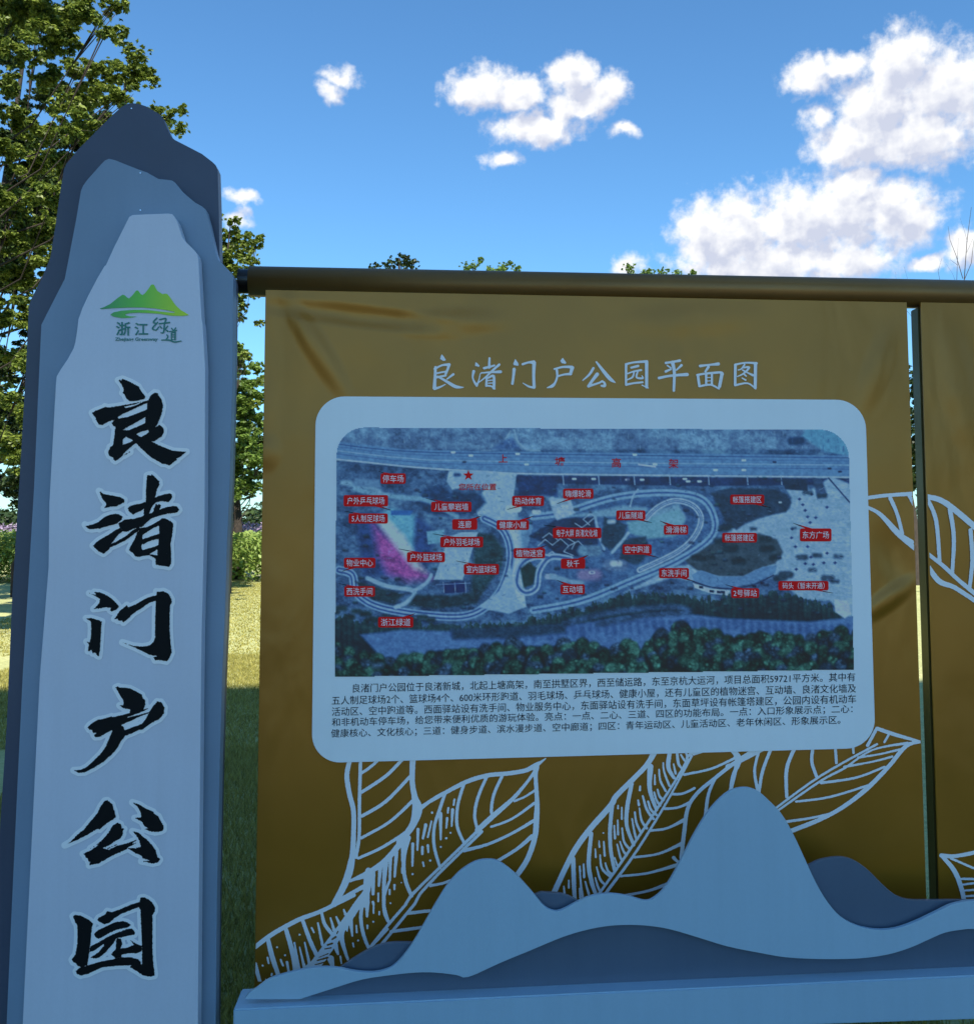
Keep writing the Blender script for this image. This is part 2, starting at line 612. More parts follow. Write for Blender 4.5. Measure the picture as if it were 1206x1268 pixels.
def box(name, x0, x1, y0, y1, z0, z1, material, parent=None, bevel=0.0):
    V = [(x0, y0, z0), (x1, y0, z0), (x1, y1, z0), (x0, y1, z0), (x0, y0, z1), (x1, y0, z1), (x1, y1, z1), (x0, y1, z1)]
    Fc = [(3, 2, 1, 0), (4, 5, 6, 7), (0, 1, 5, 4), (1, 2, 6, 5), (2, 3, 7, 6), (3, 0, 4, 7)]
    o = part(name, V, Fc, material, parent)
    if bevel:
        bm = bmesh.new()
        bm.from_mesh(o.data)
        bmesh.ops.bevel(bm, geom=list(bm.edges), offset=bevel, segments=2, affect='EDGES')
        bm.to_mesh(o.data)
        bm.free()
    return o


def tube(p0, p1, r0, r1, n=24):
    p0, p1 = np.array(p0, float), np.array(p1, float)
    d = (p1 - p0) / np.linalg.norm(p1 - p0)
    a = np.cross(d, [0, 0, 1.0]) if abs(d[2]) < 0.9 else np.cross(d, [1.0, 0, 0])
    a /= np.linalg.norm(a)
    b_ = np.cross(d, a)
    V, Fc = [], []
    for p, rr in ((p0, r0), (p1, r1)):
        for k in range(n):
            th = 2 * math.pi * k / n
            V.append(p + (a * math.cos(th) + b_ * math.sin(th)) * rr)
    for k in range(n):
        Fc.append((k, (k + 1) % n, n + (k + 1) % n, n + k))
    Fc.append(tuple(range(n - 1, -1, -1)))
    Fc.append(tuple(range(n, 2 * n)))
    return V, Fc


def chain(pts, rad, n=6):
    """tapered tube through points"""
    V, Fc = [], []
    pts = [np.array(p, float) for p in pts]
    for i, p in enumerate(pts):
        d = pts[min(i + 1, len(pts) - 1)] - pts[max(i - 1, 0)]
        d = d / (np.linalg.norm(d) + 1e-9)
        a = np.cross(d, [0.3, 1, 0.1])
        a /= np.linalg.norm(a)
        b_ = np.cross(d, a)
        for k in range(n):
            th = 2 * math.pi * k / n
            V.append(p + (a * math.cos(th) + b_ * math.sin(th)) * rad[i])
    for i in range(len(pts) - 1):
        for k in range(n):
            Fc.append((i * n + k, i * n + (k + 1) % n, (i + 1) * n + (k + 1) % n, (i + 1) * n + k))
    return V, Fc


def merge(parts):
    V, Fc, o = [], [], 0
    for v, f in parts:
        V += list(v)
        Fc += [tuple(i + o for i in q) for q in f]
        o += len(v)
    return V, Fc


# ------------------------------------------------------------------ print shapes: signed field on a grid, cut into a mesh
def cr(pts, n=5):
    pts = [tuple(p) for p in pts]
    if len(pts) < 3:
        return pts
    P = [pts[0]] + pts + [pts[-1]]
    out = []
    for i in range(1, len(P) - 2):
        p0, p1, p2, p3 = map(np.array, (P[i - 1], P[i], P[i + 1], P[i + 2]))
        for k in range(n):
            t_ = k / n
            out.append(tuple(0.5 * ((2 * p1) + (-p0 + p2) * t_ + (2 * p0 - 5 * p1 + 4 * p2 - p3) * t_ ** 2 + (-p0 + 3 * p1 - 3 * p2 + p3) * t_ ** 3)))
    out.append(pts[-1])
    return out


class Field:
    def __init__(s, x0, y0, x1, y1, step):
        s.xs = np.arange(x0, x1 + step, step)
        s.ys = np.arange(y0, y1 + step, step)
        s.f = np.full((len(s.ys), len(s.xs)), -6.0)
        s.step = step

    def win(s, bx0, by0, bx1, by1, pad=6):
        i0, i1 = np.searchsorted(s.xs, (bx0 - pad, bx1 + pad))
        j0, j1 = np.searchsorted(s.ys, (by0 - pad, by1 + pad))
        return slice(j0, j1), slice(i0, i1)

    def seg(s, pts):
        """capsule chain distance, pts (x,y,r)"""
        P = np.array(pts)
        rr = P[:, 2].max()
        w = s.win(P[:, 0].min() - rr, P[:, 1].min() - rr, P[:, 0].max() + rr, P[:, 1].max() + rr)
        X, Y = np.meshgrid(s.xs[w[1]], s.ys[w[0]])
        best = np.full(X.shape, -6.0)
        if len(P) == 1:
            P = np.vstack([P, P + [[0.01, 0, 0]]])
        for a, b_ in zip(P[:-1], P[1:]):
            dx, dy = b_[0] - a[0], b_[1] - a[1]
            L = dx * dx + dy * dy + 1e-9
            t_ = np.clip(((X - a[0]) * dx + (Y - a[1]) * dy) / L, 0, 1)
            d = np.hypot(X - a[0] - t_ * dx, Y - a[1] - t_ * dy)
            best = np.maximum(best, a[2] + t_ * (b_[2] - a[2]) - d)
        return w, best

    def poly(s, pts):
        P = np.array(pts, float)
        w = s.win(P[:, 0].min(), P[:, 1].min(), P[:, 0].max(), P[:, 1].max())
        X, Y = np.meshgrid(s.xs[w[1]], s.ys[w[0]])
        best = np.full(X.shape, 1e9)
        ins = np.zeros(X.shape, bool)
        for a, b_ in zip(P, np.roll(P, -1, 0)):
            dx, dy = b_[0] - a[0], b_[1] - a[1]
            L = dx * dx + dy * dy + 1e-9
            t_ = np.clip(((X - a[0]) * dx + (Y - a[1]) * dy) / L, 0, 1)
            best = np.minimum(best, np.hypot(X - a[0] - t_ * dx, Y - a[1] - t_ * dy))
            if abs(dy) > 1e-9:
                c = ((a[1] > Y) != (b_[1] > Y)) & (X < dx * (Y - a[1]) / dy + a[0])
                ins ^= c
        return w, np.where(ins, best, -best)

    def add(s, wb):
        w, b_ = wb
        s.f[w] = np.maximum(s.f[w], b_)

    def cut(s, wb):
        w, b_ = wb
        s.f[w] = np.minimum(s.f[w], -b_)

    def keep(s, pts):
        w, b_ = s.poly(pts)
        g_ = np.full_like(s.f, -6.0)
        g_[w] = b_
        s.f = np.minimum(s.f, g_)

    def rough(s, amp, cell=2.0):
        h, w = s.f.shape
        k = max(1, int(cell / s.step))
        a = rng.normal(size=(h // k + 3, w // k + 3)) * amp
        yy, xx = np.arange(h) / k, np.arange(w) / k
        i, j = yy.astype(int), xx.astype(int)
        ty, tx = (yy - i)[:, None], (xx - j)[None]
        A = a[i][:, j] * (1 - tx) + a[i][:, j + 1] * tx
        B = a[i + 1][:, j] * (1 - tx) + a[i + 1][:, j + 1] * tx
        s.f = s.f + A * (1 - ty) + B * ty

    def polys(s, level=0.0):
        f = s.f + level
        ins = f > 0
        c00, c10, c01, c11 = ins[:-1, :-1], ins[:-1, 1:], ins[1:, :-1], ins[1:, 1:]
        full = c00 & c10 & c01 & c11
        some = (c00 | c10 | c01 | c11) & ~full
        V, Fc = [], []
        xs, ys = s.xs, s.ys
        for j in range(full.shape[0]):
            row = full[j]
            if not row.any():
                continue
            d = np.diff(np.concatenate([[0], row.astype(np.int8), [0]]))
            for a, b_ in zip(np.where(d == 1)[0], np.where(d == -1)[0]):
                k = len(V)
                V += [(xs[a], ys[j]), (xs[b_], ys[j]), (xs[b_], ys[j + 1]), (xs[a], ys[j + 1])]
                Fc.append((k, k + 1, k + 2, k + 3))
        J, I = np.where(some)
        for j, i in zip(J, I):
            C = ((xs[i], ys[j], f[j, i]), (xs[i + 1], ys[j], f[j, i + 1]), (xs[i + 1], ys[j + 1], f[j + 1, i + 1]), (xs[i], ys[j + 1], f[j + 1, i]))
            pl = []
            for q in range(4):
                a, b_ = C[q], C[(q + 1) % 4]
                if a[2] > 0:
                    pl.append((a[0], a[1]))
                if (a[2] > 0) != (b_[2] > 0):
                    t_ = a[2] / (a[2] - b_[2])
                    pl.append((a[0] + (b_[0] - a[0]) * t_, a[1] + (b_[1] - a[1]) * t_))
            if len(pl) >= 3:
                k = len(V)
                V += pl
                Fc.append(tuple(range(k, k + len(pl))))
        return V, Fc


def nums(s):
    return [tuple(float(v) for v in p.split(',')) for p in s.split()]


def print_part(name, fld, Y, material, parent, level=0.0):
    V, Fc = fld.polys(level)
    return part(name, onYv(V, Y), Fc, material, parent)


# ------------------------------------------------------------------ lettering from the built-in typeface
def glyphs(txt, bold=0.0):
    cu = bpy.data.curves.new('t', 'FONT')
    cu.body = txt
    cu.size = 1.0
    cu.resolution_u = 3
    cu.fill_mode = 'FRONT'
    cu.offset = bold
    o = bpy.data.objects.new('t', cu)
    COL.objects.link(o)
    dg = bpy.context.evaluated_depsgraph_get()
    me = bpy.data.meshes.new_from_object(o.evaluated_get(dg))
    V = np.empty(len(me.vertices) * 3)
    me.vertices.foreach_get('co', V)
    V = V.reshape(-1, 3)[:, :2].copy()
    Fc = [tuple(p.vertices) for p in me.polygons]
    bpy.data.objects.remove(o)
    bpy.data.meshes.remove(me)
    bpy.data.curves.remove(cu)
    return V, Fc


def text_px(txt, xa, ya, xb, yb, h, bold=0.0):
    """lettering whose ink runs from (xa,ya) to (xb,yb), the middle of its height; h its height. pixel coordinates"""
    V, Fc = glyphs(txt, bold)
    x0, x1 = V[:, 0].min(), V[:, 0].max()
    y0, y1 = V[:, 1].min(), V[:, 1].max()
    u = (V[:, 0] - x0) / (x1 - x0)
    v = (V[:, 1] - (y0 + y1) / 2) / (y1 - y0)
    P = np.stack([xa + u * (xb - xa), ya + u * (yb - ya) - v * h], 1)
    return P, Fc


# =================================================================== THE SETTING
gx = 900
part('ground', [(-gx, -gx, 0), (gx, -gx, 0), (gx, gx, 0), (-gx, gx, 0)], [(0, 1, 2, 3)], M['lawn'])['kind'] = 'structure'
part('pavement', [(-80, -60, 0.004), (80, -60, 0.004), (80, -0.42, 0.004), (-80, -0.42, 0.004)], [(0, 1, 2, 3)], M['asphalt'])['kind'] = 'structure'

# the elevated road behind the viewer: its deck shades the sign and the near lawn
H = 24.0
edge = onZ(300, 851, 0)[1] - (H) / math.tan(SUN_EL) * math.cos(SUN_AZ)
via = thing('viaduct', (0, edge - 5, 0), 'grey concrete elevated road crossing behind the viewer', 'bridge')
box('deck', -90, 90, edge - 8.5, edge, H - 2.0, H - 0.9, M['concrete'], via)
box('parapet', -90, 90, edge - 0.3, edge + 0.003, H - 0.897, H, M['concrete'], via)
box('parapet', -90, 90, edge - 8.503, edge - 8.2, H - 0.897, H, M['concrete'], via)
for x in (-75, -45, -15.5, 15.5, 45, 75):
    box('pier', x - 1, x + 1, edge - 5.7, edge - 2.8, 0, H - 2.003, M['concrete'], via)

# =================================================================== PILLAR SIGN
PB = onZ(130, 1500, 0)
pil = thing('pillar_sign', (-1.25, -0.12, 0), 'tall narrow mountain shaped pillar sign of three blue layers with black vertical brush writing', 'sign')
YB, YM, YF = -0.13, -0.185, -0.24
back = nums('-28,1420 -14,1268 0,1022 8,900 15,736 24,594 32,456 35.5,379 39,369 53,341 62,319 69,276 74,239 79,209 82,202 88,195 98,183 123,158 140,141 150,132 156,128.5 163,127 172,128 181,131 198,141 202,146 206,156 212,169 217,173 223,176 250,190 263,200 267,204 269.5,210 271,260 272,322 280,331 289,341 291.5,350 290,465 287,595 283.5,674 281,760 277.5,840 274,951 270.5,1110 269,1268 268,1420')
midp = nums('2,1420 8,1268 13.5,1144 20,1002 27.7,840 33,754 42,603 47,489 51,402 58,388 80,345 85,319 94,272 100,236 103,229 109,221 125,203 130,198 135,196 143,198 170.5,209 182,213 196,221 206,222 213,223 217,226 227,238 241,250 250,255 254.5,259 259,276 267,312 270,321 279,330 286,337 289,345 288,465 284.5,595 281,674 278.6,760 275,840 272,951 268.6,1110 267,1268 266,1420')
frp = nums('20,1420 28,1268 34,1144 39,1043 44,941 49,840 60,702 61,623 69,477 70,466 74,459 84,444 91,431 93,424 95,412 97,395 102,381 109,366 120,345 129,329.5 131,328 141,306 152,284 160,268 164,265.7 180,265 208,264 213,264.5 216,268 219.5,274 226,294 230,299 241,310 244,314 245.5,320 249.6,395 251,402 254,455 253.5,631 250,773 249,840 248,941 246.6,1076 245,1268 244,1420')
o = slab('back_slab', back, YB, 0.045, M['back_slab'], pil)
o = slab('middle_slab', midp, YM, 0.045, M['middle_slab'], pil)
o = slab('front_slab', frp, YF, 0.045, M['front_slab'], pil)
front_slab = o
# dark gasket behind the back slab and stiffening frame
cb_ = np.array(back)
frm = cb_ + np.where(cb_[:, :1] > 150, -3.0, 4.0) * np.array([[1, 0]]) + np.array([[0, 4.0]])
slab('backing_frame', frm, YB + 0.048, 0.07, M['seal'], pil, bevel=0)
for (px, py, Y) in ((174, 214, YM), (174, 260, YM), (163, 134, YB)):
    c = onY(px, py, Y)
    V, Fc = tube(c + [0, 0.002, 0], c + [0, -0.002, 0], 0.0026, 0.0022, 12)
    part('screw_head', V, Fc, M['screw'], pil)


def trans(shape, ox, oy, s):
    kind, pts = shape
    P = nums(pts)
    if kind in 'PH':
        return kind, [(ox + a / s, oy + b_ / s) for a, b_ in P]
    return kind, [(ox + p[0] / s, oy + p[1] / s, p[2] / s) for p in P]


CH = [
    ('良', 100, 460, 8.04, [
        ('P', '372,85 396,78 400,88 415,72 500,105 575,150 600,190 640,245 642,268 560,290 490,297 455,270 435,228 415,210 428,190 424,160 405,125'),
        ('P', '112,410 150,388 230,358 240,348 270,357 360,345 500,320 672,288 690,245 735,208 762,212 778,240 805,280 820,340 805,420 765,525 722,578 780,530 805,545 828,575 825,610 810,645 730,695 700,692 760,725 830,755 920,790 1052,798 1010,832 990,850 952,868 960,882 925,900 905,920 880,937 855,922 810,918 700,855 600,765 550,712 480,765 430,815 400,855 345,892 325,878 322,855 285,840 268,800 288,770 290,750 320,735 335,640 345,550 325,545 308,510 340,478 290,490 215,532 180,527 160,495 148,480 150,458 128,440'),
        ('H', '365,455 430,415 530,372 590,340 662,312 658,378 560,415 470,452 400,462 380,468'),
        ('H', '418,582 470,550 560,500 645,450 640,512 560,550 480,582'),
        ('H', '550,625 600,600 670,580 677,600 650,625 605,652'),
        ('H', '418,675 450,648 520,685 490,705 418,728'),
        ('S', '430,835,3 490,798,4'), ('S', '480,455,3 560,430,3 640,398,2'), ('H', '430,352 520,330 620,300 540,340 450,362')]),
    ('渚', 95, 580, 8.04, [
        ('P', '222,225 245,243 238,232 265,255 350,270 430,283 475,312 470,340 400,375 330,382 272,397 295,370 290,345 262,312 250,290'),
        ('P', '82,560 100,572 150,560 220,530 280,480 360,452 420,455 458,480 450,510 400,550 330,570 255,588 225,605 210,597 150,607 110,600'),
        ('P', '160,770 220,715 300,670 370,625 430,590 462,620 420,655 385,695 345,750 400,725 480,680 560,615 620,585 645,600 570,655 480,720 400,760 335,785 320,810 265,850 210,820'),
        ('P', '700,70 720,62 737,78 745,58 772,78 822,130 825,160 800,205 780,292 840,265 905,252 925,248 950,262 945,300 915,335 850,325 790,338 765,362 745,390 720,450 690,495 665,480 668,405 620,430 560,460 520,430 508,395 540,370 590,357 640,350 688,330 690,200'),
        ('P', '415,550 480,508 570,500 680,470 800,420 880,390 960,375 1000,380 1022,412 1000,437 900,452 820,472 740,500 690,545 650,582 600,592 560,602 500,632 465,627 430,590'),
        ('P', '742,480 765,410 788,352 812,370 820,348 838,365 835,388 810,430 780,452'),
        ('P', '600,640 640,590 690,588 750,560 820,520 850,495 880,498 925,520 962,547 955,620 935,750 940,850 940,950 918,982 860,970 785,962 785,900 760,885 720,862 660,872 620,885 590,877 555,840 520,815 545,760 580,700'),
        ('H', '655,665 700,635 760,595 820,570 822,650 760,670 690,695 655,705'),
        ('H', '645,765 720,725 815,700 815,765 740,790 660,812 645,800'),
        ('H', '722,855 760,830 805,805 802,868 760,860')]),
    ('门', 90, 720, 8.04, [
        ('P', '165,118 235,138 215,105 270,110 340,140 400,180 450,235 462,255 440,280 390,300 372,288 382,265 330,258 260,270 208,275 240,245 265,215 270,170 225,145'),
        ('P', '133,368 180,365 230,378 292,400 285,440 280,550 270,690 262,747 240,737 225,705 200,717 185,678 172,695 152,695 160,640 155,618 138,600 170,607 180,560 185,470 180,400'),
        ('P', '415,375 450,320 470,290 500,270 540,235 552,262 640,220 740,165 838,135 833,100 860,102 905,97 950,120 970,150 985,180 985,215 970,240 965,330 965,480 975,620 985,710 960,770 935,797 870,785 820,787 805,755 848,745 760,730 690,695 620,660 495,608 600,640 700,650 770,635 805,605 820,560 822,350 828,190 760,215 690,265 600,320 560,365 505,410 490,388 450,392 448,376')]),
    ('户', 75, 840, 8.04, [
        ('P', '548,92 575,80 590,95 610,92 690,100 750,130 810,165 815,190 840,220 843,260 825,312 882,297 830,328 700,383 660,395 760,370 882,335 930,270 960,232 985,238 1000,235 1035,290 1030,350 985,405 900,450 810,515 785,512 730,540 650,570 605,620 570,690 510,760 430,830 330,895 240,938 180,942 130,918 200,912 260,885 330,820 400,750 450,680 480,610 520,512 460,545 390,585 345,587 330,568 355,548 320,545 312,518 285,512 270,490 290,465 350,425 380,412 450,400 510,380 520,388 600,370 690,345 690,312 630,300 588,272 625,268 628,225 590,170 578,145'),
        ('H', '600,465 700,425 780,385 880,345 850,400 810,455 740,480 635,520 630,490'),
        ('H', '655,392 720,368 882,308 870,322 780,362 700,386')]),
    ('公', 65, 975, 8.04, [
        ('P', '122,580 180,545 250,470 310,425 370,350 440,270 480,190 495,170 520,135 545,130 595,170 605,210 615,230 632,298 600,325 540,360 470,422 440,418 350,475 270,515 200,545'),
        ('P', '796,152 870,175 930,215 1003,245 1010,262 1055,290 1080,345 1105,380 1105,425 1080,440 1020,450 970,440 918,418 955,410 910,385 890,345 818,308 885,300 875,240 840,190'),
        ('P', '303,665 380,630 440,590 500,520 560,450 600,380 650,352 680,370 690,410 714,416 700,440 702,465 692,490 680,507 630,535 580,570 500,608 560,625 640,585 740,560 852,518 790,562 838,558 760,597 740,618 600,680 530,720 460,760 365,780 375,748 355,738 352,712 325,702 330,685'),
        ('P', '796,440 860,455 900,495 940,520 1000,590 1028,630 1045,695 1070,720 1050,750 1000,762 885,738 970,733 895,708 890,685 820,655 745,608 830,608 880,595 865,530 835,480'),
        ('S', '380,612,3 440,575,3 520,510,3'), ('S', '550,612,3 640,573,3')]),
    ('园', 70, 1100, 8.04, [
        ('P', '162,282 180,268 240,276 290,300 330,322 365,360 350,400 340,520 325,650 305,770 250,790 212,777 190,748 165,740 152,715 190,660 205,560 210,450 205,375 180,330'),
        ('P', '192,830 230,795 320,768 430,735 560,712 640,690 740,690 810,710 835,735 840,762 860,762 960,800 975,850 975,875 920,885 860,870 790,825 728,790 745,772 600,775 460,790 370,830 310,858 235,874 200,852'),
        ('P', '835,98 870,92 910,110 950,140 980,190 978,230 955,270 955,450 955,600 960,720 978,855 940,882 880,872 850,800 852,640 848,480 840,330 835,220 820,190 740,220 640,260 580,300 530,345 480,362 440,345 403,320 420,295 480,265 505,230 550,242 640,210 740,165 825,140'),
        ('P', '370,462 400,430 420,418 490,385 570,345 650,330 700,340 740,368 700,395 640,405 560,430 480,475 420,508 390,492'),
        ('P', '340,582 420,540 520,480 620,440 700,410 750,403 780,440 775,465 720,475 650,492 600,500 560,560 480,650 420,695 370,705 340,692 420,640 470,580 470,558 380,620 328,640 330,612'),
        ('P', '600,498 640,505 655,560 640,602 700,595 770,570 733,518 790,555 850,580 850,630 800,650 720,650 650,665 640,690 590,700 542,660 590,610 590,560')]),
]
for (ch, ox, oy, s, shapes) in CH:
    fl = Field(ox - 2, oy - 2, ox + 152, oy + 132, 0.5)
    for sh in shapes:
        k, P = trans(sh, ox, oy, s)
        if k == 'P':
            fl.add(fl.poly(P))
        elif k == 'H':
            fl.cut(fl.poly(P))
        else:
            fl.add(fl.seg(P))
    halo = print_part('character_outline', fl, YF - 0.0015, M['halo'], front_slab, level=4.3)
    fl.rough(0.28, 1.2)
    ink = print_part('character', fl, YF - 0.003, M['ink'], front_slab)
    ink['label'] = 'black brush written character %s with pale outline' % ch

# emblem
fl = Field(118, 345, 240, 400, 0.4)
P = [(115 + a / 9.277, 340 + b_ / 9.277) for a, b_ in nums('78,388 130,370 200,335 280,270 330,235 345,228 370,238 395,262 415,272 450,240 490,190 505,178 520,182 550,222 572,232 600,210 640,160 665,120 682,110 702,114 720,150 740,185 770,203 800,222 830,216 855,220 880,250 950,350 1010,405 1070,440 1105,462 1040,472 900,470 760,447 640,440 520,435 420,440 372,452 375,465 430,477 510,480 420,495 330,497 240,482 198,460 240,430 330,412 480,402 640,405 800,425 930,437 945,428 840,405 700,385 560,375 430,375 300,380 180,387 90,394')]
fl.add(fl.poly(P))
print_part('emblem', fl, YF - 0.002, M['emblem'], front_slab)
fl = Field(175, 385, 232, 428, 0.35)
for st in ('735,497,9 695,545,9 735,560,8', '745,545,8 685,615,9 725,635,8 755,600,7', '765,515,8 838,502,9 828,545,8', '765,562,9 880,548,9',
           '822,560,9 812,660,9 780,665,6', '770,590,7 790,612,8', '860,592,8 835,625,7 862,650,9', '850,690,7 862,715,8 842,740,6',
           '790,750,7 880,752,9 940,772,9 1015,760,6', '882,652,7 960,640,8', '905,615,7 922,635,7', '952,610,7 935,635,7',
           '902,668,7 902,745,7', '945,660,9 945,745,9', '902,668,7 945,662,7', '902,690,6 945,690,6', '902,715,6 945,715,6', '902,745,6 945,742,6'):
    _, P = trans(('S', st), 115, 340, 9.277)
    fl.add(fl.seg(cr(P, 4)))
V1, F1 = fl.polys()
Z = [(V1, F1)]
for (tx, x0, x1, yc, h, bd) in (('浙', 143.5, 161.5, 406.8, 17, .02), ('江', 166.5, 183.5, 407.3, 16, .02), ('Zhejiang Greenway', 142.5, 195.3, 420.3, 5.6, .02)):
    P, Fc = text_px(tx, x0, yc, x1, yc, h, bd)
    Z.append((P.tolist(), Fc))
V, Fc = merge(Z)
part('emblem_lettering', onYv(V, YF - 0.0022), Fc, M['green_ink'], front_slab)

# =================================================================== DISPLAY BOARD
brd = thing('display_board', (0, -0.05, 0), 'wide olive gold display board hung from a tube, with park map and leaf drawings', 'sign')
XR = 3.2      # the board runs on past the right edge of the photograph
# rail
a = onY(309.6, 348.3, 0.045)
b_ = onY(1206, 365, 0.045)
d = (b_ - a)
b_ = a + d * ((XR - a[0]) / d[0])
V, Fc = tube(a, b_, 0.0485, 0.0485, 48)
rail = part('rail', V, Fc, M['rail'], brd, smooth=False)
for p in rail.data.polygons:
    p.use_smooth = len(p.vertices) == 4
u = d / np.linalg.norm(d)
V, Fc = tube(a - u * 0.032, a + u * 0.004, 0.039, 0.039, 40)
part('end_cap', V, Fc, M['cap'], brd)
V, Fc = tube(a - u * 0.0335, a - u * 0.0315, 0.041, 0.041, 40)
part('end_rim', V, Fc, M['cap'], brd)


def sheet_grid(name, c, Y, nx, nz, wob, material, parent, thick=0.004):
    """c: four corners (TL,TR,BR,BL) in pixels; a slightly uneven metal sheet"""
    C = [onY(px, py, Y) for px, py in c]
    V, Fc = [], []
    for j in range(nz + 1):
        for i in range(nx + 1):
            u_, v_ = i / nx, j / nz
            p = C[0] * (1 - u_) * (1 - v_) + C[1] * u_ * (1 - v_) + C[2] * u_ * v_ + C[3] * (1 - u_) * v_
            e_ = wob * (math.sin(u_ * 9 + v_ * 4) + math.sin(u_ * 4.3 - v_ * 7 + 1)) * (1 - v_) ** 1.5 * min(1, v_ * 8)
            V.append((p[0], p[1] + 0.004 + e_ * 0.5 + abs(wob), p[2]))
    for j in range(nz):
        for i in range(nx):
            k = j * (nx + 1) + i
            Fc.append((k, k + nx + 1, k + nx + 2, k + 1))
    o = part(name, V, Fc, material, parent, smooth=True)
    return o


P1 = [(328.8, 358.5), (1122.8, 374), (1150.9, 1226), (315, 1226)]
P2 = [(1140, 374), (1420, 379), (1460, 1226), (1167, 1226)]
pan1 = slab('panel', P1, 0.0, 0.006, M['gold'], brd, bevel=0.001)
pan2 = slab('panel', P2, 0.0, 0.006, M['gold'], brd, bevel=0.001)
# posts behind the sheets
for (px, w) in ((345, 0.05), (1136.6, 0.036), (1400, 0.05)):
    t_ = onY(px, 372, 0.045)
    x = t_[0]
    zb = 0.35
    box('post', x - w / 2, x + w / 2, 0.012, 0.062, zb, t_[2] - 0.03, M['post'], brd, bevel=0.003)

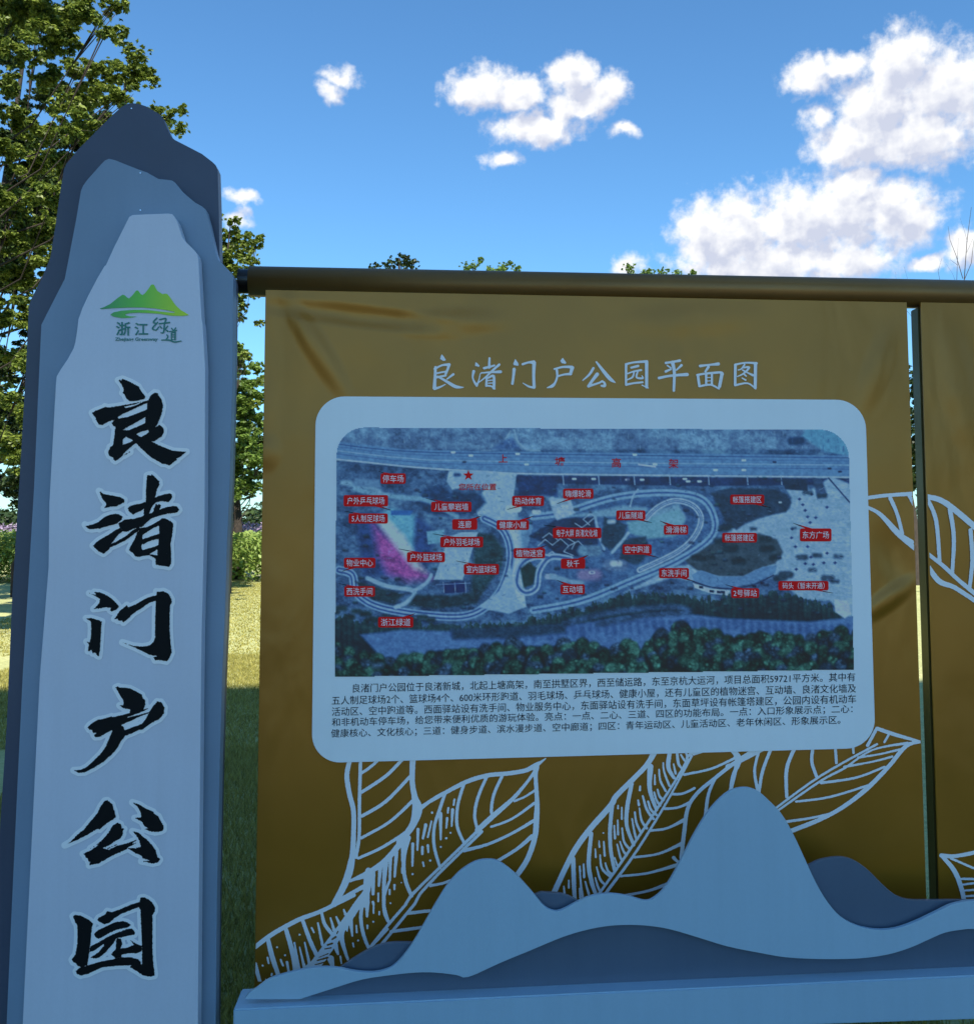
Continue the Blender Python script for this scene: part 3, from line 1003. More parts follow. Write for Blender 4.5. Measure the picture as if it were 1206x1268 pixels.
# ---- leaf drawings
R4, R5, R6, R7, R8, R9, R3, RZ = (310, 1060, 7.047), (410, 930, 6.672), (520, 920, 6.676), (670, 920, 6.037), (900, 900, 3.444), (1040, 580, 3.524), (300, 920, 3.015), (660, 900, 3.446)
LEAF = {
    'A': [(R5, ['155,80,18 130,200,20 150,350,20 185,500,20 185,700,20 175,880,24 150,1000,30 100,1130,28 25,1268,25',
                '243,80,14 235,400,14 232,700,14 205,880,14', '675,70,24 670,250,22 690,380,25 712,480,42 680,600,30 620,690,26 560,755,22',
                '258,180,12 330,130,12 385,80,12', '255,340,14 450,210,14 585,75,14', '255,540,14 450,420,14 650,215,14', '250,720,12 480,590,12 672,415,14',
                '225,888,12 400,810,12 580,700,14 640,650,14', '605,720,26 520,830,24 430,925,24 310,1005,20 160,1075,12',
                '600,740,24 575,780,18', '300,1020,26 292,1140,28 285,1268,30', '345,1000,16 345,1185,11', '410,950,16 395,1110,10', '455,930,18 440,1080,14 435,1268,15', '490,890,14 485,1070,10',
                '540,840,16 525,1040,10', '592,780,14 585,910,7', '635,720,24 605,850,18 600,980,16 620,1090,16 665,1200,15',
                '390,1180,8 390,1245,8', '483,1150,9 483,1185,9', '523,1110,10 523,1145,8', '580,1090,6', '590,970,12 588,1010,9',
                '345,1250,10 350,1268,10', '490,1260,8']),
          (R4, ['893,0,26 845,180,27 775,350,22 725,425,14', '870,217,12 985,185,16', '785,378,12 985,272,20', '1030,130,26 1018,300,30 955,400,34 860,540,36 765,680,42 665,820,46 565,950,46 460,1000,20',
                '45,795,20 200,680,20 420,560,20 600,492,18 780,405,18 905,345,16', '40,950,20 85,1105,15', '150,715,18 190,880,22 245,1045,18', '310,640,18 372,860,22 392,1010,18',
                '455,560,16 520,740,18 580,870,18', '622,500,12 650,600,16 710,680,16',
                '150,890,9 160,940,8', '108,960,9', '188,1030,8 185,1045,8', '135,1080,6', '233,800,9', '265,910,9 285,960,9', '303,870,9', '320,930,12 335,1010,10', '430,690,9',
                '385,760,7 425,1000,15', '475,760,7 515,940,13', '430,800,7 475,990,14', '535,630,8 555,670,8', '590,590,9 630,780,13', '700,545,8 730,650,14', '750,535,8 775,590,14', '815,470,7 830,510,14',
                '1075,140,16 1075,335,10', '1132,100,16 1120,262,10', '1172,60,16 1165,300,16 1168,480,15 1200,570,14', '1075,410,8 1075,500,8', '1117,330,9 1117,390,8', '1125,490,8 1125,515,7', '1072,577,9',
                '1020,400,22 1018,530,10', '1022,610,9 1022,635,8', '925,610,8 928,670,8', '940,740,9', '872,540,22 890,700,8', '895,765,8 902,795,7', '845,590,16 845,660,6',
                '985,380,18 965,520,16 980,660,16 1030,800,14 1060,790,10 1200,640,10', '910,440,22 905,520,12', '800,630,26 800,740,20 850,905,12', '740,780,24 765,860,10', '785,880,8 795,940,7', '700,900,30 720,970,16'])],
    'Acut': [(R4, ['580,975,6 640,965,6', '565,952,4 650,930,6', '585,915,6 675,890,8', '600,887,3 680,855,4', '650,815,5 705,805,5', '675,780,8 715,765,8', '715,730,8 745,710,9', '755,680,5 765,662,6', '705,972,4'])],
    'B': [(R6, ['0,535,13 180,430,16 380,325,18 560,270,18 720,255,18 870,230,18 950,190,20 1000,160,12 1038,130,5',
                '958,200,28 955,270,18 963,400,17 968,520,20 962,640,24 950,780,22 890,960,22 800,1100,22',
                '940,250,14 870,345,13 760,470,17 600,610,22 475,725,22', '470,735,13 250,950,12 0,1190,12', '512,735,12 330,912,12 150,1088,12 0,1250,12',
                '207,420,13 160,560,14 118,700,13 118,860,13 165,1028,12', '362,345,13 312,520,13 308,690,13 365,830,12', '550,285,13 480,450,13 452,600,13 475,715,12', '677,280,13 610,430,13 590,560,13 605,600,12',
                '100,578,10', '48,680,14 25,790,10', '95,650,8 65,780,9', '20,865,12 20,920,11', '65,850,11 70,905,8', '25,990,8 32,1020,8', '85,975,9', '170,590,16 172,800,8', '172,862,9',
                '235,540,9 230,580,8', '225,625,11 218,705,7', '285,470,9 278,515,8', '270,555,14 262,690,7', '252,745,8', '218,790,10',
                '780,482,10 860,450,9 950,395,11', '590,695,10 760,630,10 945,500,12', '365,892,15 560,840,12 760,750,12 940,645,14', '630,985,14 800,880,14 925,775,18', '85,1183,12 180,1165,11 255,1140,12']),
          (R5, ['730,480,20 820,415,14 910,360,14 1080,280,14', '675,770,13 672,950,9', '718,650,13 713,820,8', '672,1020,9', '740,1118,12 665,1195,13 615,1268,12', '734,1182,12 690,1268,12']),
          (R3, ['612,603,5.5 545,680,5.5 480,762,6', '643,603,5.5 580,680,5.5 515,760,6', '620,637,6 700,628,6', '555,706,6 670,690,6', '548,520,5 528,590,5 545,665,5'])],
    'C': [(R7, ['88,1140,21 180,940,20 260,790,22 370,640,22 520,470,22 560,400,20 680,280,19 790,165,19 855,55,24',
                '240,870,17 245,1060,16 252,1170,14', '375,680,15 355,900,16 380,1050,16 415,1150,12', '530,480,15 515,650,14 520,800,14 548,950,14', '677,310,15 645,470,16 640,620,14 692,765,12',
                '817,180,22 812,350,16 862,500,13', '965,55,16 950,180,16 992,262,12', '1015,55,10 1025,150,11 1048,190,8', '430,1135,10 640,835,10 850,520,10 1000,290,9 1095,125,10', '475,1135,12 690,845,10 900,510,9 1040,260,8 1125,100,9',
                '740,325,7 738,355,9', '725,430,7 730,465,10', '575,470,6 575,490,8', '603,485,6 603,570,8', '572,580,6 575,685,9', '546,620,6 552,715,9', '405,795,5 408,855,8', '433,735,5 436,780,7', '468,740,6 475,845,9', '465,675,6',
                '288,925,6 291,962,8', '317,910,7 322,1005,10', '207,1030,6 207,1085,8', '170,1075,6 175,1140,9', '850,240,5 850,310,8', '882,200,6 890,280,8 930,360,9', '912,150,6 920,220,8 958,320,9',
                '1070,240,9 1147,222,9', '985,385,10 1060,380,9 1147,340,10', '925,494,10 1020,485,9 1115,445,12', '820,657,10 940,640,9 1065,580,14', '700,857,9 880,830,9 1050,755,14', '595,998,9 800,975,9 1030,910,14', '630,1142,10 800,1108,10 950,1055,14',
                '700,520,7 712,600,9 745,670,10', '735,490,6 750,580,9 790,640,10', '760,400,8 790,500,10 840,570,10', '800,440,8 820,500,10 862,540,10', '845,370,7 862,430,9 890,470,9', '870,350,7 885,400,9 915,430,9', '680,570,6 700,680,9 712,720,9',
                '605,640,7 620,740,9 665,800,10', '568,760,6 590,850,9 605,880,9', '590,740,6 615,810,9 640,840,9', '550,860,5 570,920,8', '440,840,6 455,940,9 515,1000,10', '480,900,6 500,960,9 535,985,9', '415,930,6 440,1020,9 475,1060,9', '405,1010,6 425,1080,9 440,1110,9',
                '330,1040,6 355,1130,10', '290,970,6 300,1090,9 310,1150,10', '287,1090,6 292,1160,8', '990,160,6 1005,230,9', '1045,90,7 1070,130,9', '1080,60,10 1090,100,8']),
          (RZ, ['690,95,8 655,135,5', '985,75,6 880,140,8 770,225,8 700,285,8 660,350,8 645,450,9 632,560,8', '850,95,7 880,140,10 852,215,8 842,290,8', '780,215,6 748,290,7 735,390,8', '645,205,5 760,180,5 870,130,6', '685,118,6 760,95,5', '962,110,6 945,190,6 962,290,7',
                '600,560,8 620,580,5'])],
    'D': [(R8, ['640,8,8 720,35,8 830,66,5', '830,66,4 765,82,9 690,170,9 600,262,10 500,340,9 400,395,9 270,447,10', '640,75,5 400,210,5 210,347,5', '770,70,6 620,100,4 500,178,5 400,232,5 215,360,5',
                '20,100,7 42,150,8 12,285,8', '190,90,7 152,190,7 135,290,7', '292,85,8 255,180,8 255,300,7', '367,85,7 362,150,7 382,212,7', '462,85,6 467,155,6', '537,80,6 540,112,5', '635,15,7 600,80,7', '692,30,5 672,66,5',
                '560,132,5 650,118,4 735,98,5', '500,172,5 620,150,4 705,128,5', '402,240,6 550,218,5 672,172,5', '295,320,5 440,300,5 605,250,5', '250,406,6 360,390,5 450,368,4', '0,168,6 50,150,8 165,92,7'])],
    'E': [(R9, ['110,130,8 200,118,8 330,110,9', '110,165,7 175,200,9 250,280,13 330,352,10', '220,130,9 250,200,8 272,285,8', '300,115,8 330,170,8', '270,290,5 335,330,6',
                ])],
    'E2': [(R9, ['340,118,10 430,135,12 500,180,13 600,265,13', '360,355,8 450,425,9 520,490,9 600,555,10', '370,405,10 430,490,12 500,520,10 600,585,10', '385,140,9 420,230,9 435,405,8', '480,180,10 497,300,9 490,455,8', '570,270,9 578,400,9 565,525,8']),
           (R8, ['915,550,9 980,552,8 1100,528,9', '915,550,8 970,615,10 1000,690,10 1015,760,9', '955,562,5 1100,625,5', '1000,650,5 1100,652,5', '1005,675,4 1054,668,5', '1010,700,4 1054,697,5', '1012,725,4 1054,722,5', '1120,530,9 1240,600,10 1320,760,10', '1060,650,5 1150,740,5'])],
}
for nm, keep, pan, fx in ((['A', 'B'], P1, pan1, (312, 930, 700, 1216)), (['C', 'D'], P1, pan1, (676, 898, 1152, 1150)), (['E'], P1, pan1, (1064, 600, 1145, 700)), (['E2'], P2, pan2, (1125, 600, 1300, 1140))):
    fl = Field(*fx, 0.55)
    for k in nm:
        for reg, sts in LEAF[k]:
            for st in sts:
                _, P = trans(('S', st), *reg)
                fl.add(fl.seg(cr(P, 5)))
        if k + 'cut' in LEAF:
            for reg, sts in LEAF[k + 'cut']:
                for st in sts:
                    _, P = trans(('S', st), *reg)
                    fl.cut(fl.seg(P))
    ins = [(keep[0][0] + 1, keep[0][1]), (keep[1][0] - 1, keep[1][1]), (keep[2][0] - 1, keep[2][1]), (keep[3][0] + 1, keep[3][1])]
    fl.keep(ins)
    fl.rough(0.12, 1.5)
    print_part('leaf_drawing', fl, -0.0025, M['white_vinyl'], pan)

# ---- title
T8 = 8.04
TITLE = [
    ('良', 525, ['P178,68 200,95 218,125 212,132 190,134 160,115 168,85', '105,215,10 180,178,9 250,172,15', '250,172,15 237,215,12 217,262,12', '115,198,12 110,300,14 104,405,17', '125,258,8 228,238,8', '120,300,10 215,280,10',
             '105,412,13 160,395,9 213,368,4', '135,290,8 210,330,12 300,385,16 350,397,12 392,398,4', '292,268,12 230,315,6']),
    ('渚', 525, ['P512,145 535,160 555,185 545,194 508,185', '495,238,14 485,300,8 505,350,10 525,375,14', '525,380,12 545,330,6 562,262,4 580,250,4', '652,108,10 648,200,12', '598,207,12 660,192,10 700,180,9', '748,172,12 680,232,10 620,290,8 545,350,4',
             '575,255,6 660,247,9 762,243,14', '625,290,10 620,382,11', '640,303,9 694,287,12 695,405,14', '640,330,5 690,325,5', '640,357,5 690,354,5', '620,382,9 670,387,8 705,414,6']),
    ('门', 525, ['P908,113 942,165 940,184 895,178 888,163', '897,218,16 890,290,12 880,362,12', '982,168,11 1040,150,10 1092,148,18', '1096,155,18 1092,280,14 1096,395,15', '1098,402,10 1040,388,9 985,355,3']),
    ('户', 665, ['P255,102 290,150 285,164 245,157 230,135', '172,215,8 260,195,10 345,196,14', '350,202,18 332,264,14', '196,222,12 200,290,10 180,350,10 150,385,15 100,402,4', '213,285,9 270,270,9 335,264,13']),
    ('公', 665, ['560,207,12 520,270,11 455,328,5', '590,145,8 640,210,14 700,285,18 740,325,16 778,350,4', '598,268,18 550,330,14 512,385,14', '512,387,13 560,372,10 620,352,9 650,335,8', '640,338,8 668,350,10 672,382,14 640,382,9']),
    ('园', 665, ['885,168,10 960,150,9 1092,140,13', '886,168,12 885,370,10', '1090,147,16 1090,395,14', '885,372,11 960,357,9 1050,347,9', '1105,404,6 1045,376,5', '937,202,10 1005,185,12', '905,260,7 960,240,7 1035,226,10', '965,245,8 950,295,9 900,322,6', '1002,240,8 990,298,9 1052,307,9 1042,280,3']),
    ('平', 805, ['155,155,11 220,145,10 295,132,13', '170,180,7 205,203,7', '312,178,12 262,225,7', '155,240,12 205,218,9', '88,305,13 200,283,11 368,270,16', '222,150,18 240,250,15 235,430,12']),
    ('面', 805, ['497,185,13 580,175,9 678,165,15', '580,195,13 550,240,10', '468,275,10 560,260,10 700,250,11 725,266,8', '475,280,13 490,385,12', '557,262,11 557,375,10', '614,257,10 614,370,10', '714,268,16 690,390,15', '492,387,10 600,372,9 685,412,8', '560,300,4 610,300,4', '560,336,4 610,332,4']),
    ('图', 805, ['846,172,10 950,153,8 1058,158,12', '848,175,14 845,370,12', '1048,165,16 1045,400,15', '845,377,10 970,357,8 1050,412,7', '940,172,8 905,215,6 875,225,5', '925,202,8 985,200,10 930,260,8 868,290,5', '920,225,7 970,252,7 1022,277,12', '928,262,7 955,285,7', '915,305,5 950,325,8']),
]
for (ch, ox, sts) in TITLE:
    fl = Field(ox, 432, ox + 152, 490, 0.4)
    for st in sts:
        if st[0] == 'P':
            fl.add(fl.poly([(ox + x / T8, 430 + y / T8) for x, y in nums(st[1:])]))
        else:
            fl.add(fl.seg(cr([(ox + x / T8, 430 + y / T8, r_ / T8 + 0.1) for x, y, r_ in nums(st)], 4)))
    print_part('title_character', fl, -0.0028, M['white_vinyl'], pan1)

# ---- map sheet
def quad_map(c, Y):
    C = [onY(px, py, Y) for px, py in c]

    def f(u_, v_):
        u_, v_ = np.asarray(u_)[..., None], np.asarray(v_)[..., None]
        return C[0] * (1 - u_) * (1 - v_) + C[1] * u_ * (1 - v_) + C[2] * u_ * v_ + C[3] * (1 - u_) * v_
    return f


def rounded(c, r_, corners=(1, 1, 1, 1), n=12):
    """pixel contour of a rounded quadrilateral TL TR BR BL"""
    P = [np.array(p, float) for p in c]
    out = []
    for i in range(4):
        p, q, s_ = P[i], P[i - 1], P[(i + 1) % 4]
        if not corners[i]:
            out.append(tuple(p))
            continue
        a_ = (q - p) / np.linalg.norm(q - p)
        b2 = (s_ - p) / np.linalg.norm(s_ - p)
        for k in range(n + 1):
            th = math.pi / 2 * k / n
            out.append(tuple(p + a_ * r_ * (1 - math.sin(th)) + b2 * r_ * (1 - math.cos(th))))
    return out


SH = [(391, 490.5), (1071.3, 495), (1084.2, 926.5), (386, 945.5)]
ms = slab('map_sheet', rounded(SH, 36), -0.007, 0.004, M['sheet'], brd, bevel=0.0006)

# the aerial photograph printed on it: colours painted per vertex on a fine grid
PH = [(417, 529), (1050.5, 532), (1057.5, 829.5), (414.5, 838.5)]
PHC = rounded(PH, 34, (1, 1, 0, 0))
nx, ny = 700, 330
gx_, gy_ = np.meshgrid(np.linspace(413, 1059, nx), np.linspace(528, 840, ny))


def vnoise(X, Y, sx, sy, seed, octv=4, gain=0.55):
    rg = np.random.default_rng(seed)
    out = np.zeros_like(X)
    amp, tot_ = 1.0, 0
    for o_ in range(octv):
        T = rg.random((256, 256))
        x = X / sx * 2 ** o_
        y = Y / sy * 2 ** o_
        i, j = np.floor(x).astype(int), np.floor(y).astype(int)
        fx_, fy_ = x - i, y - j
        fx_, fy_ = fx_ * fx_ * (3 - 2 * fx_), fy_ * fy_ * (3 - 2 * fy_)
        a_ = T[j % 256, i % 256] * (1 - fx_) + T[j % 256, (i + 1) % 256] * fx_
        b2 = T[(j + 1) % 256, i % 256] * (1 - fx_) + T[(j + 1) % 256, (i + 1) % 256] * fx_
        out += amp * (a_ * (1 - fy_) + b2 * fy_)
        tot_ += amp
        amp *= gain
    return out / tot_


class Paint(Field):
    def __init__(s, X, Y):
        s.xs, s.ys = X[0], Y[:, 0]
        s.step = s.xs[1] - s.xs[0]
        s.img = np.zeros(X.shape + (3,))

    def win(s, a, b, c, d, pad=14):
        return Field.win(s, a, b, c, d, 14)

    def put(s, wb, col, soft=1.0, alpha=1.0, tex=0.0):
        w, b2 = wb
        a_ = np.clip(b2 / soft + 0.5, 0, 1) * alpha
        c_ = np.array(col, float)
        if tex:
            n_ = (FINE[w] - 0.5) * 2 * tex
            c_ = c_[None, None] * (1 + n_[..., None])
        s.img[w] = s.img[w] * (1 - a_[..., None]) + c_ * a_[..., None]

    def P(s, pts, col, **k):
        s.put(s.poly(nums(pts)), col, **k)

    def L(s, pts, r_, col, **k):
        s.put(s.seg(cr([(x, y, r_) for x, y in nums(pts)], 6)), col, **k)

    def LL(s, pts, r_, col, **k):
        s.put(s.seg([(x, y, r_) for x, y in nums(pts)]), col, **k)

    def E(s, x, y, a_, col, **k):
        s.put(s.seg([(x - a_ * 0.6, y, a_ * 0.5), (x + a_ * 0.6, y, a_ * 0.5)]), col, **k)


FINE = vnoise(gx_, gy_, 9, 7, 3, 5, 0.7)
MED = vnoise(gx_, gy_, 34, 24, 5, 5, 0.6)
pt = Paint(gx_, gy_)
lo_, hi_ = np.array((38, 56, 84.)), np.array((92, 124, 158.))
tt = np.clip((MED * 0.55 + FINE * 0.65 - 0.33) * 2.0, 0, 1)[..., None]
pt.img[:] = lo_ * (1 - tt) + hi_ * tt
# far side of the road: fields and bare trees
top = np.clip((558 - gy_) / 3, 0, 1)[..., None]
c_ = np.array((96, 126, 164.)) * (0.62 + 0.62 * FINE[..., None]) * (0.75 + 0.5 * MED[..., None])
pt.img = pt.img * (1 - top) + c_ * top
pt.P('1000,528 1060,528 1060,566 1022,560 992,540', (88, 132, 172), soft=4)
pt.E(986, 546, 10, (44, 66, 96), soft=4)
pt.L('417,548 470,556 560,560 1055,566', 1.2, (74, 100, 140), soft=2)
pt.L('596,558 614,556 624,546 632,534', 0.9, (122, 152, 188), soft=2, alpha=0.8)
pt.L('637,533 641,546 652,556 668,558', 0.9, (122, 152, 188), soft=2, alpha=0.8)
pt.P('624,545 634,541 643,556 608,557', (70, 96, 136), soft=4, tex=0.3)
# elevated road
pt.P('410,546 440,549 500,556 600,559 800,561 1060,564 1060,590 900,588 780,587 680,586 600,583 520,578 440,570 410,567', (88, 121, 165), soft=1.5, tex=0.06)
pt.L('410,549 500,558.5 640,562 1060,567', 0.5, (52, 76, 116))
pt.L('410,557 500,567 600,571 1060,576', 0.5, (120, 150, 188))
pt.L('410,561 500,571 600,575 1060,581', 0.4, (66, 92, 134))
pt.L('410,552 500,562 640,566 1060,571', 0.35, (70, 98, 140))
pt.L('410,568 440,571 520,579 600,584 680,587 1060,591', 1.1, (132, 162, 196))
pt.P('640,589 1060,593 1060,600 860,602 640,598', (42, 58, 92), soft=2, tex=0.3)
for x in (697, 741, 785, 829, 877, 925, 967):
    pt.L('%f,589 %f,600' % (x, x + 1), 0.7, (116, 144, 182))
for x, y in ((561, 560), (583, 564), (641, 562), (652, 575), (786, 563), (811, 575), (921, 570), (921, 582), (886, 582), (711, 593), (735, 593), (777, 594), (795, 594), (852, 596), (866, 596), (848, 593)):
    pt.E(x, y, 2.6, (176, 200, 226), soft=1)
for x, y in ((575, 572), (959, 572), (1027, 580), (1040, 584)):
    pt.E(x, y, 2.2, (30, 44, 74), soft=1)
pt.P('790,574 812,577 812,579 790,576', (150, 176, 208))
# light paving of the park
LP_, LQ = (128, 162, 200), (146, 180, 214)
pt.P('556,583 640,586 636,612 642,640 660,652 650,690 646,720 652,752 600,756 566,765 600,750 626,720 630,690 622,655 596,644 585,626 600,606 592,600 560,606 553,596', LP_, soft=2, tex=0.08)
pt.P('622,650 645,650 646,680 650,745 620,748 632,712 634,684', LQ, soft=2, tex=0.04)
pt.P('560,583 604,584 612,600 590,606 566,602', (118, 150, 188), soft=4)
pt.E(566, 588, 4, (50, 74, 112), soft=3)
pt.P('524,606 545,600 560,610 596,612 602,622 588,636 560,640 530,636 515,622', (44, 68, 100), soft=5, tex=0.35)
pt.P('640,590 690,592 690,615 660,612 642,620', (40, 60, 96), soft=4, tex=0.35)
pt.L('440,606 470,612 500,616 530,620 566,640', 3, (104, 140, 176), soft=3, tex=0.15)
pt.L('425,598 460,604 474,616 478,640 470,660', 3.4, (112, 146, 184), soft=4, tex=0.2)
pt.P('440,592 470,594 472,604 436,602', (92, 122, 160), soft=3)
# running track round the sports fields
pt.L('420,706 436,712 442,735 470,752 530,762 580,762 612,742 628,712 632,680 622,655 600,642', 5.4, (112, 144, 186), soft=1.5)
pt.L('420,706 436,712 442,735 470,752 530,762 580,762 612,742 628,712 632,680 622,655 600,642', 3.4, (62, 88, 134), soft=1)
pt.L('420,706 436,712 442,735 470,752 530,762 580,762 612,742 628,712 632,680 622,655 600,642', 1.2, (120, 152, 192), soft=1)
pt.P('584,716 590,660 610,662 624,680 622,700 600,730 584,740', (46, 70, 80), soft=5, tex=0.5)
pt.P('592,752 618,732 632,700 640,740 650,752 630,760', (124, 158, 198), soft=2, tex=0.05)
pt.P('440,640 470,632 520,640 540,660 530,700 500,716 450,712', (50, 72, 112), soft=8, tex=0.3)
pt.P('463,640 484,630 514,638 512,680 498,686', (104, 162, 200), soft=8, alpha=0.9, tex=0.12)
pt.P('462,650 484,668 512,696 534,716 505,720 480,710 468,690', (150, 84, 150), soft=13, alpha=0.85, tex=0.5)
pt.P('466,644 480,644 500,664 526,708 512,704 490,676', (190, 204, 224), soft=9, alpha=0.8, tex=0.15)
pt.P('484,632 512,632 508,638 484,638', (58, 98, 158), soft=2)
pt.P('551,666 572,659 592,659 573,718 537,718 551,678', (128, 162, 200), soft=1.5, tex=0.03)
pt.P('528,658 550,656 546,672 530,674', (104, 146, 180), soft=2)
pt.P('548,722 575,720 578,733 550,735', (40, 52, 96), soft=1.5)
for x in (549, 563, 576):
    pt.L('%f,721 %f,734' % (x, x + 1), 0.4, (130, 155, 190))
pt.L('540,724 582,722', 0.4, (110, 138, 178))
pt.L('455,716 480,726 512,732 505,745 490,752', 2.6, (124, 158, 194), soft=2)
pt.L('512,732 528,722 534,712', 2.2, (120, 152, 190), soft=2)
pt.P('440,720 470,728 500,736 488,748 460,742', (42, 62, 72), soft=4, tex=0.4)
pt.P('515,736 560,738 600,730 590,748 540,754 505,750', (44, 64, 76), soft=4, tex=0.4)
# right half: loop of the raised track
pt.P('640,640 700,628 760,612 820,604 880,612 900,640 880,680 840,704 770,734 700,752 660,752 648,700', (70, 100, 140), soft=8, alpha=0.6, tex=0.3)
pt.L('660,640 700,634 760,616 820,610 866,616 884,640 880,666 840,694 780,720 720,744 660,756', 4.4, (112, 146, 186), soft=1.5)
pt.L('660,640 700,634 760,616 820,610 866,616 884,640 880,666 840,694 780,720 720,744 660,756', 1.2, (66, 94, 138), soft=1)
pt.P('700,640 770,626 800,628 812,650 840,660 850,640 840,624 790,636 800,640', (118, 152, 188), soft=4, alpha=0.8)
pt.P('776,646 810,640 840,630 848,644 836,664 800,668 780,660', (108, 150, 178), soft=4, alpha=0.9)
pt.L('800,642 815,628 836,620 858,626 868,642 860,664 838,684 792,706', 3.6, (134, 164, 200), soft=1.2)
pt.L('800,642 815,628 836,620 858,626 868,642 860,664 838,684 792,706', 1.6, (74, 102, 146), soft=1)
pt.L('800,642 815,628 836,620 858,626 868,642 860,664 838,684 792,706', 0.4, (140, 170, 204), soft=1)
pt.P('655,664 690,642 735,640 742,680 720,690 690,686 672,672', (38, 56, 84), soft=3, tex=0.3)
for p in ('666,676 675,668 684,675 694,667 704,676 698,683 710,688', '712,648 720,653 715,657 728,648 737,640 731,636 722,643 730,650', '672,666 680,660 690,668', '690,690 684,683 676,688', '700,655 706,660 699,664 712,672 708,680', '660,694 666,688 672,694 664,702', '704,676 716,670 724,678'):
    pt.LL(p, 0.55, (132, 160, 192))
pt.L('737,640 742,664 748,680', 1.6, (120, 150, 188), soft=1.5)
pt.P('748,640 776,650 772,668 756,682 744,672', (44, 66, 86), soft=3, tex=0.35)
pt.E(757, 646, 5, (138, 168, 198), soft=3)
pt.P('770,668 800,664 806,684 790,700 768,694', (46, 68, 88), soft=4, tex=0.35)
pt.L('758,684 772,668 778,660', 1.8, (124, 156, 190), soft=2)
pt.E(730, 682, 14, (92, 122, 152), soft=4, tex=0.3)
pt.E(762, 700, 14, (88, 112, 146), soft=4, tex=0.25)
pt.E(763, 698, 7, (152, 178, 206), soft=3, tex=0.25)
pt.E(730, 712, 14, (112, 112, 150), soft=6, tex=0.2)
pt.E(733, 709, 3.5, (146, 168, 198), soft=1.5)
pt.E(733, 709, 1.8, (90, 104, 146), soft=1)
pt.L('678,690 660,690 645,700 640,722 650,734 664,728 668,706 682,690 706,692', 4.0, (126, 158, 196), soft=1.3)
pt.L('678,690 660,690 645,700 640,722 650,734 664,728 668,706 682,690 706,692', 1.5, (66, 94, 138), soft=1)
pt.P('644,704 656,696 664,704 660,724 648,728', (42, 64, 68), soft=3, tex=0.35)
pt.E(682, 714, 7, (126, 150, 184), soft=2)
pt.L('684,714 706,720 720,722', 3, (110, 140, 176), soft=3)
pt.E(636, 630, 9, (160, 190, 216), soft=2)
pt.E(664, 634, 5, (166, 194, 220), soft=2)
pt.L('684,618 690,640', 3, (128, 160, 196), soft=2)
pt.P('680,618 706,616 712,636 690,644 684,632', (132, 164, 200), soft=3, tex=0.2)
pt.L('780,628 784,614 790,606', 1, (120, 150, 186))
# east square, lawns and the curved building
pt.P('974,606 1004,606 1030,590 1054,600 1060,700 1058,762 1046,764 1028,744 990,742 974,724 962,712 930,716 905,724 868,720 830,716 800,726 772,734 830,704 848,700 880,690 905,654 925,648 946,640 978,630 980,616', (122, 154, 192), soft=3, tex=0.16)
pt.P('905,604 960,606 974,612 980,622 974,634 945,640 926,646 912,656 900,650 890,628 880,610', (48, 66, 88), soft=3, tex=0.25)
pt.P('968,592 1000,594 1000,608 972,606', (42, 56, 78), soft=2, tex=0.2)
pt.P('1006,592 1018,594 1024,612 1012,618', (60, 80, 108), soft=3, tex=0.2)
pt.E(966, 622, 2, (150, 178, 206), soft=1)
pt.P('848,694 880,674 910,664 940,660 962,668 970,684 960,698 936,706 920,714 890,714 862,706', (62, 78, 92), soft=3, tex=0.22)
for x, y, r_ in ((905, 680, 9), (892, 670, 8), (915, 696, 8), (950, 680, 9), (960, 690, 7), (948, 668, 7), (868, 692, 6), (880, 690, 5), (898, 654, 8), (933, 655, 4), (862, 690, 6)):
    pt.E(x, y, r_, (34, 50, 62), soft=4, tex=0.4, alpha=0.85)
pt.P('856,712 868,706 890,714 920,714 944,702 962,700 960,710 934,722 905,728 880,726 860,720', (92, 124, 168), soft=1.2)
pt.L('858,720 880,727 905,729 934,724 958,712', 0.6, (34, 48, 80))
pt.P('858,722 880,729 904,731 904,738 880,735 860,728', (146, 176, 208), soft=1)
for x, y in ((868, 727), (881, 732), (890, 733), (895, 733), (934, 726), (944, 722)):
    pt.P('%f,%f %f,%f %f,%f %f,%f' % (x - 2.5, y - 1.5, x + 2.5, y - 1, x + 2.5, y + 2, x - 2.5, y + 1.5), (28, 40, 70))
rg2 = np.random.default_rng(4)
for x, y in ((990, 618), (994, 625), (997, 632), (1000, 640), (1003, 647), (1010, 641), (1024, 628), (1005, 612), (981, 655), (980, 666), (985, 677), (1000, 677), (986, 705), (997, 698), (1007, 699), (1020, 697), (1034, 697), (1004, 690), (1024, 685)):
    pt.P('%f,%f %f,%f %f,%f %f,%f' % (x - 2.5, y, x, y - 2, x + 2.5, y, x, y + 2), (46, 62, 104), soft=1.2)
for x, y, r_ in ((1038, 689, 6), (1012, 688, 6), (993, 690, 7), (1006, 706, 5), (1025, 716, 8), (1034, 720, 5), (973, 712, 9), (966, 716, 8), (1000, 610, 6), (1018, 614, 6), (983, 654, 3)):
    pt.E(x, y, r_, (42, 58, 72), soft=3.5, tex=0.45, alpha=0.8)
for k in range(16):
    y = 600 + k * 9
    pt.L('%f,%f %f,%f' % (1020 + (k % 3) * 4, y, 1058, y - 6 + k * 0.8), 0.25, (96, 128, 172), alpha=0.6)
pt.L('1026,592 1052,622', 0.9, (46, 62, 96))
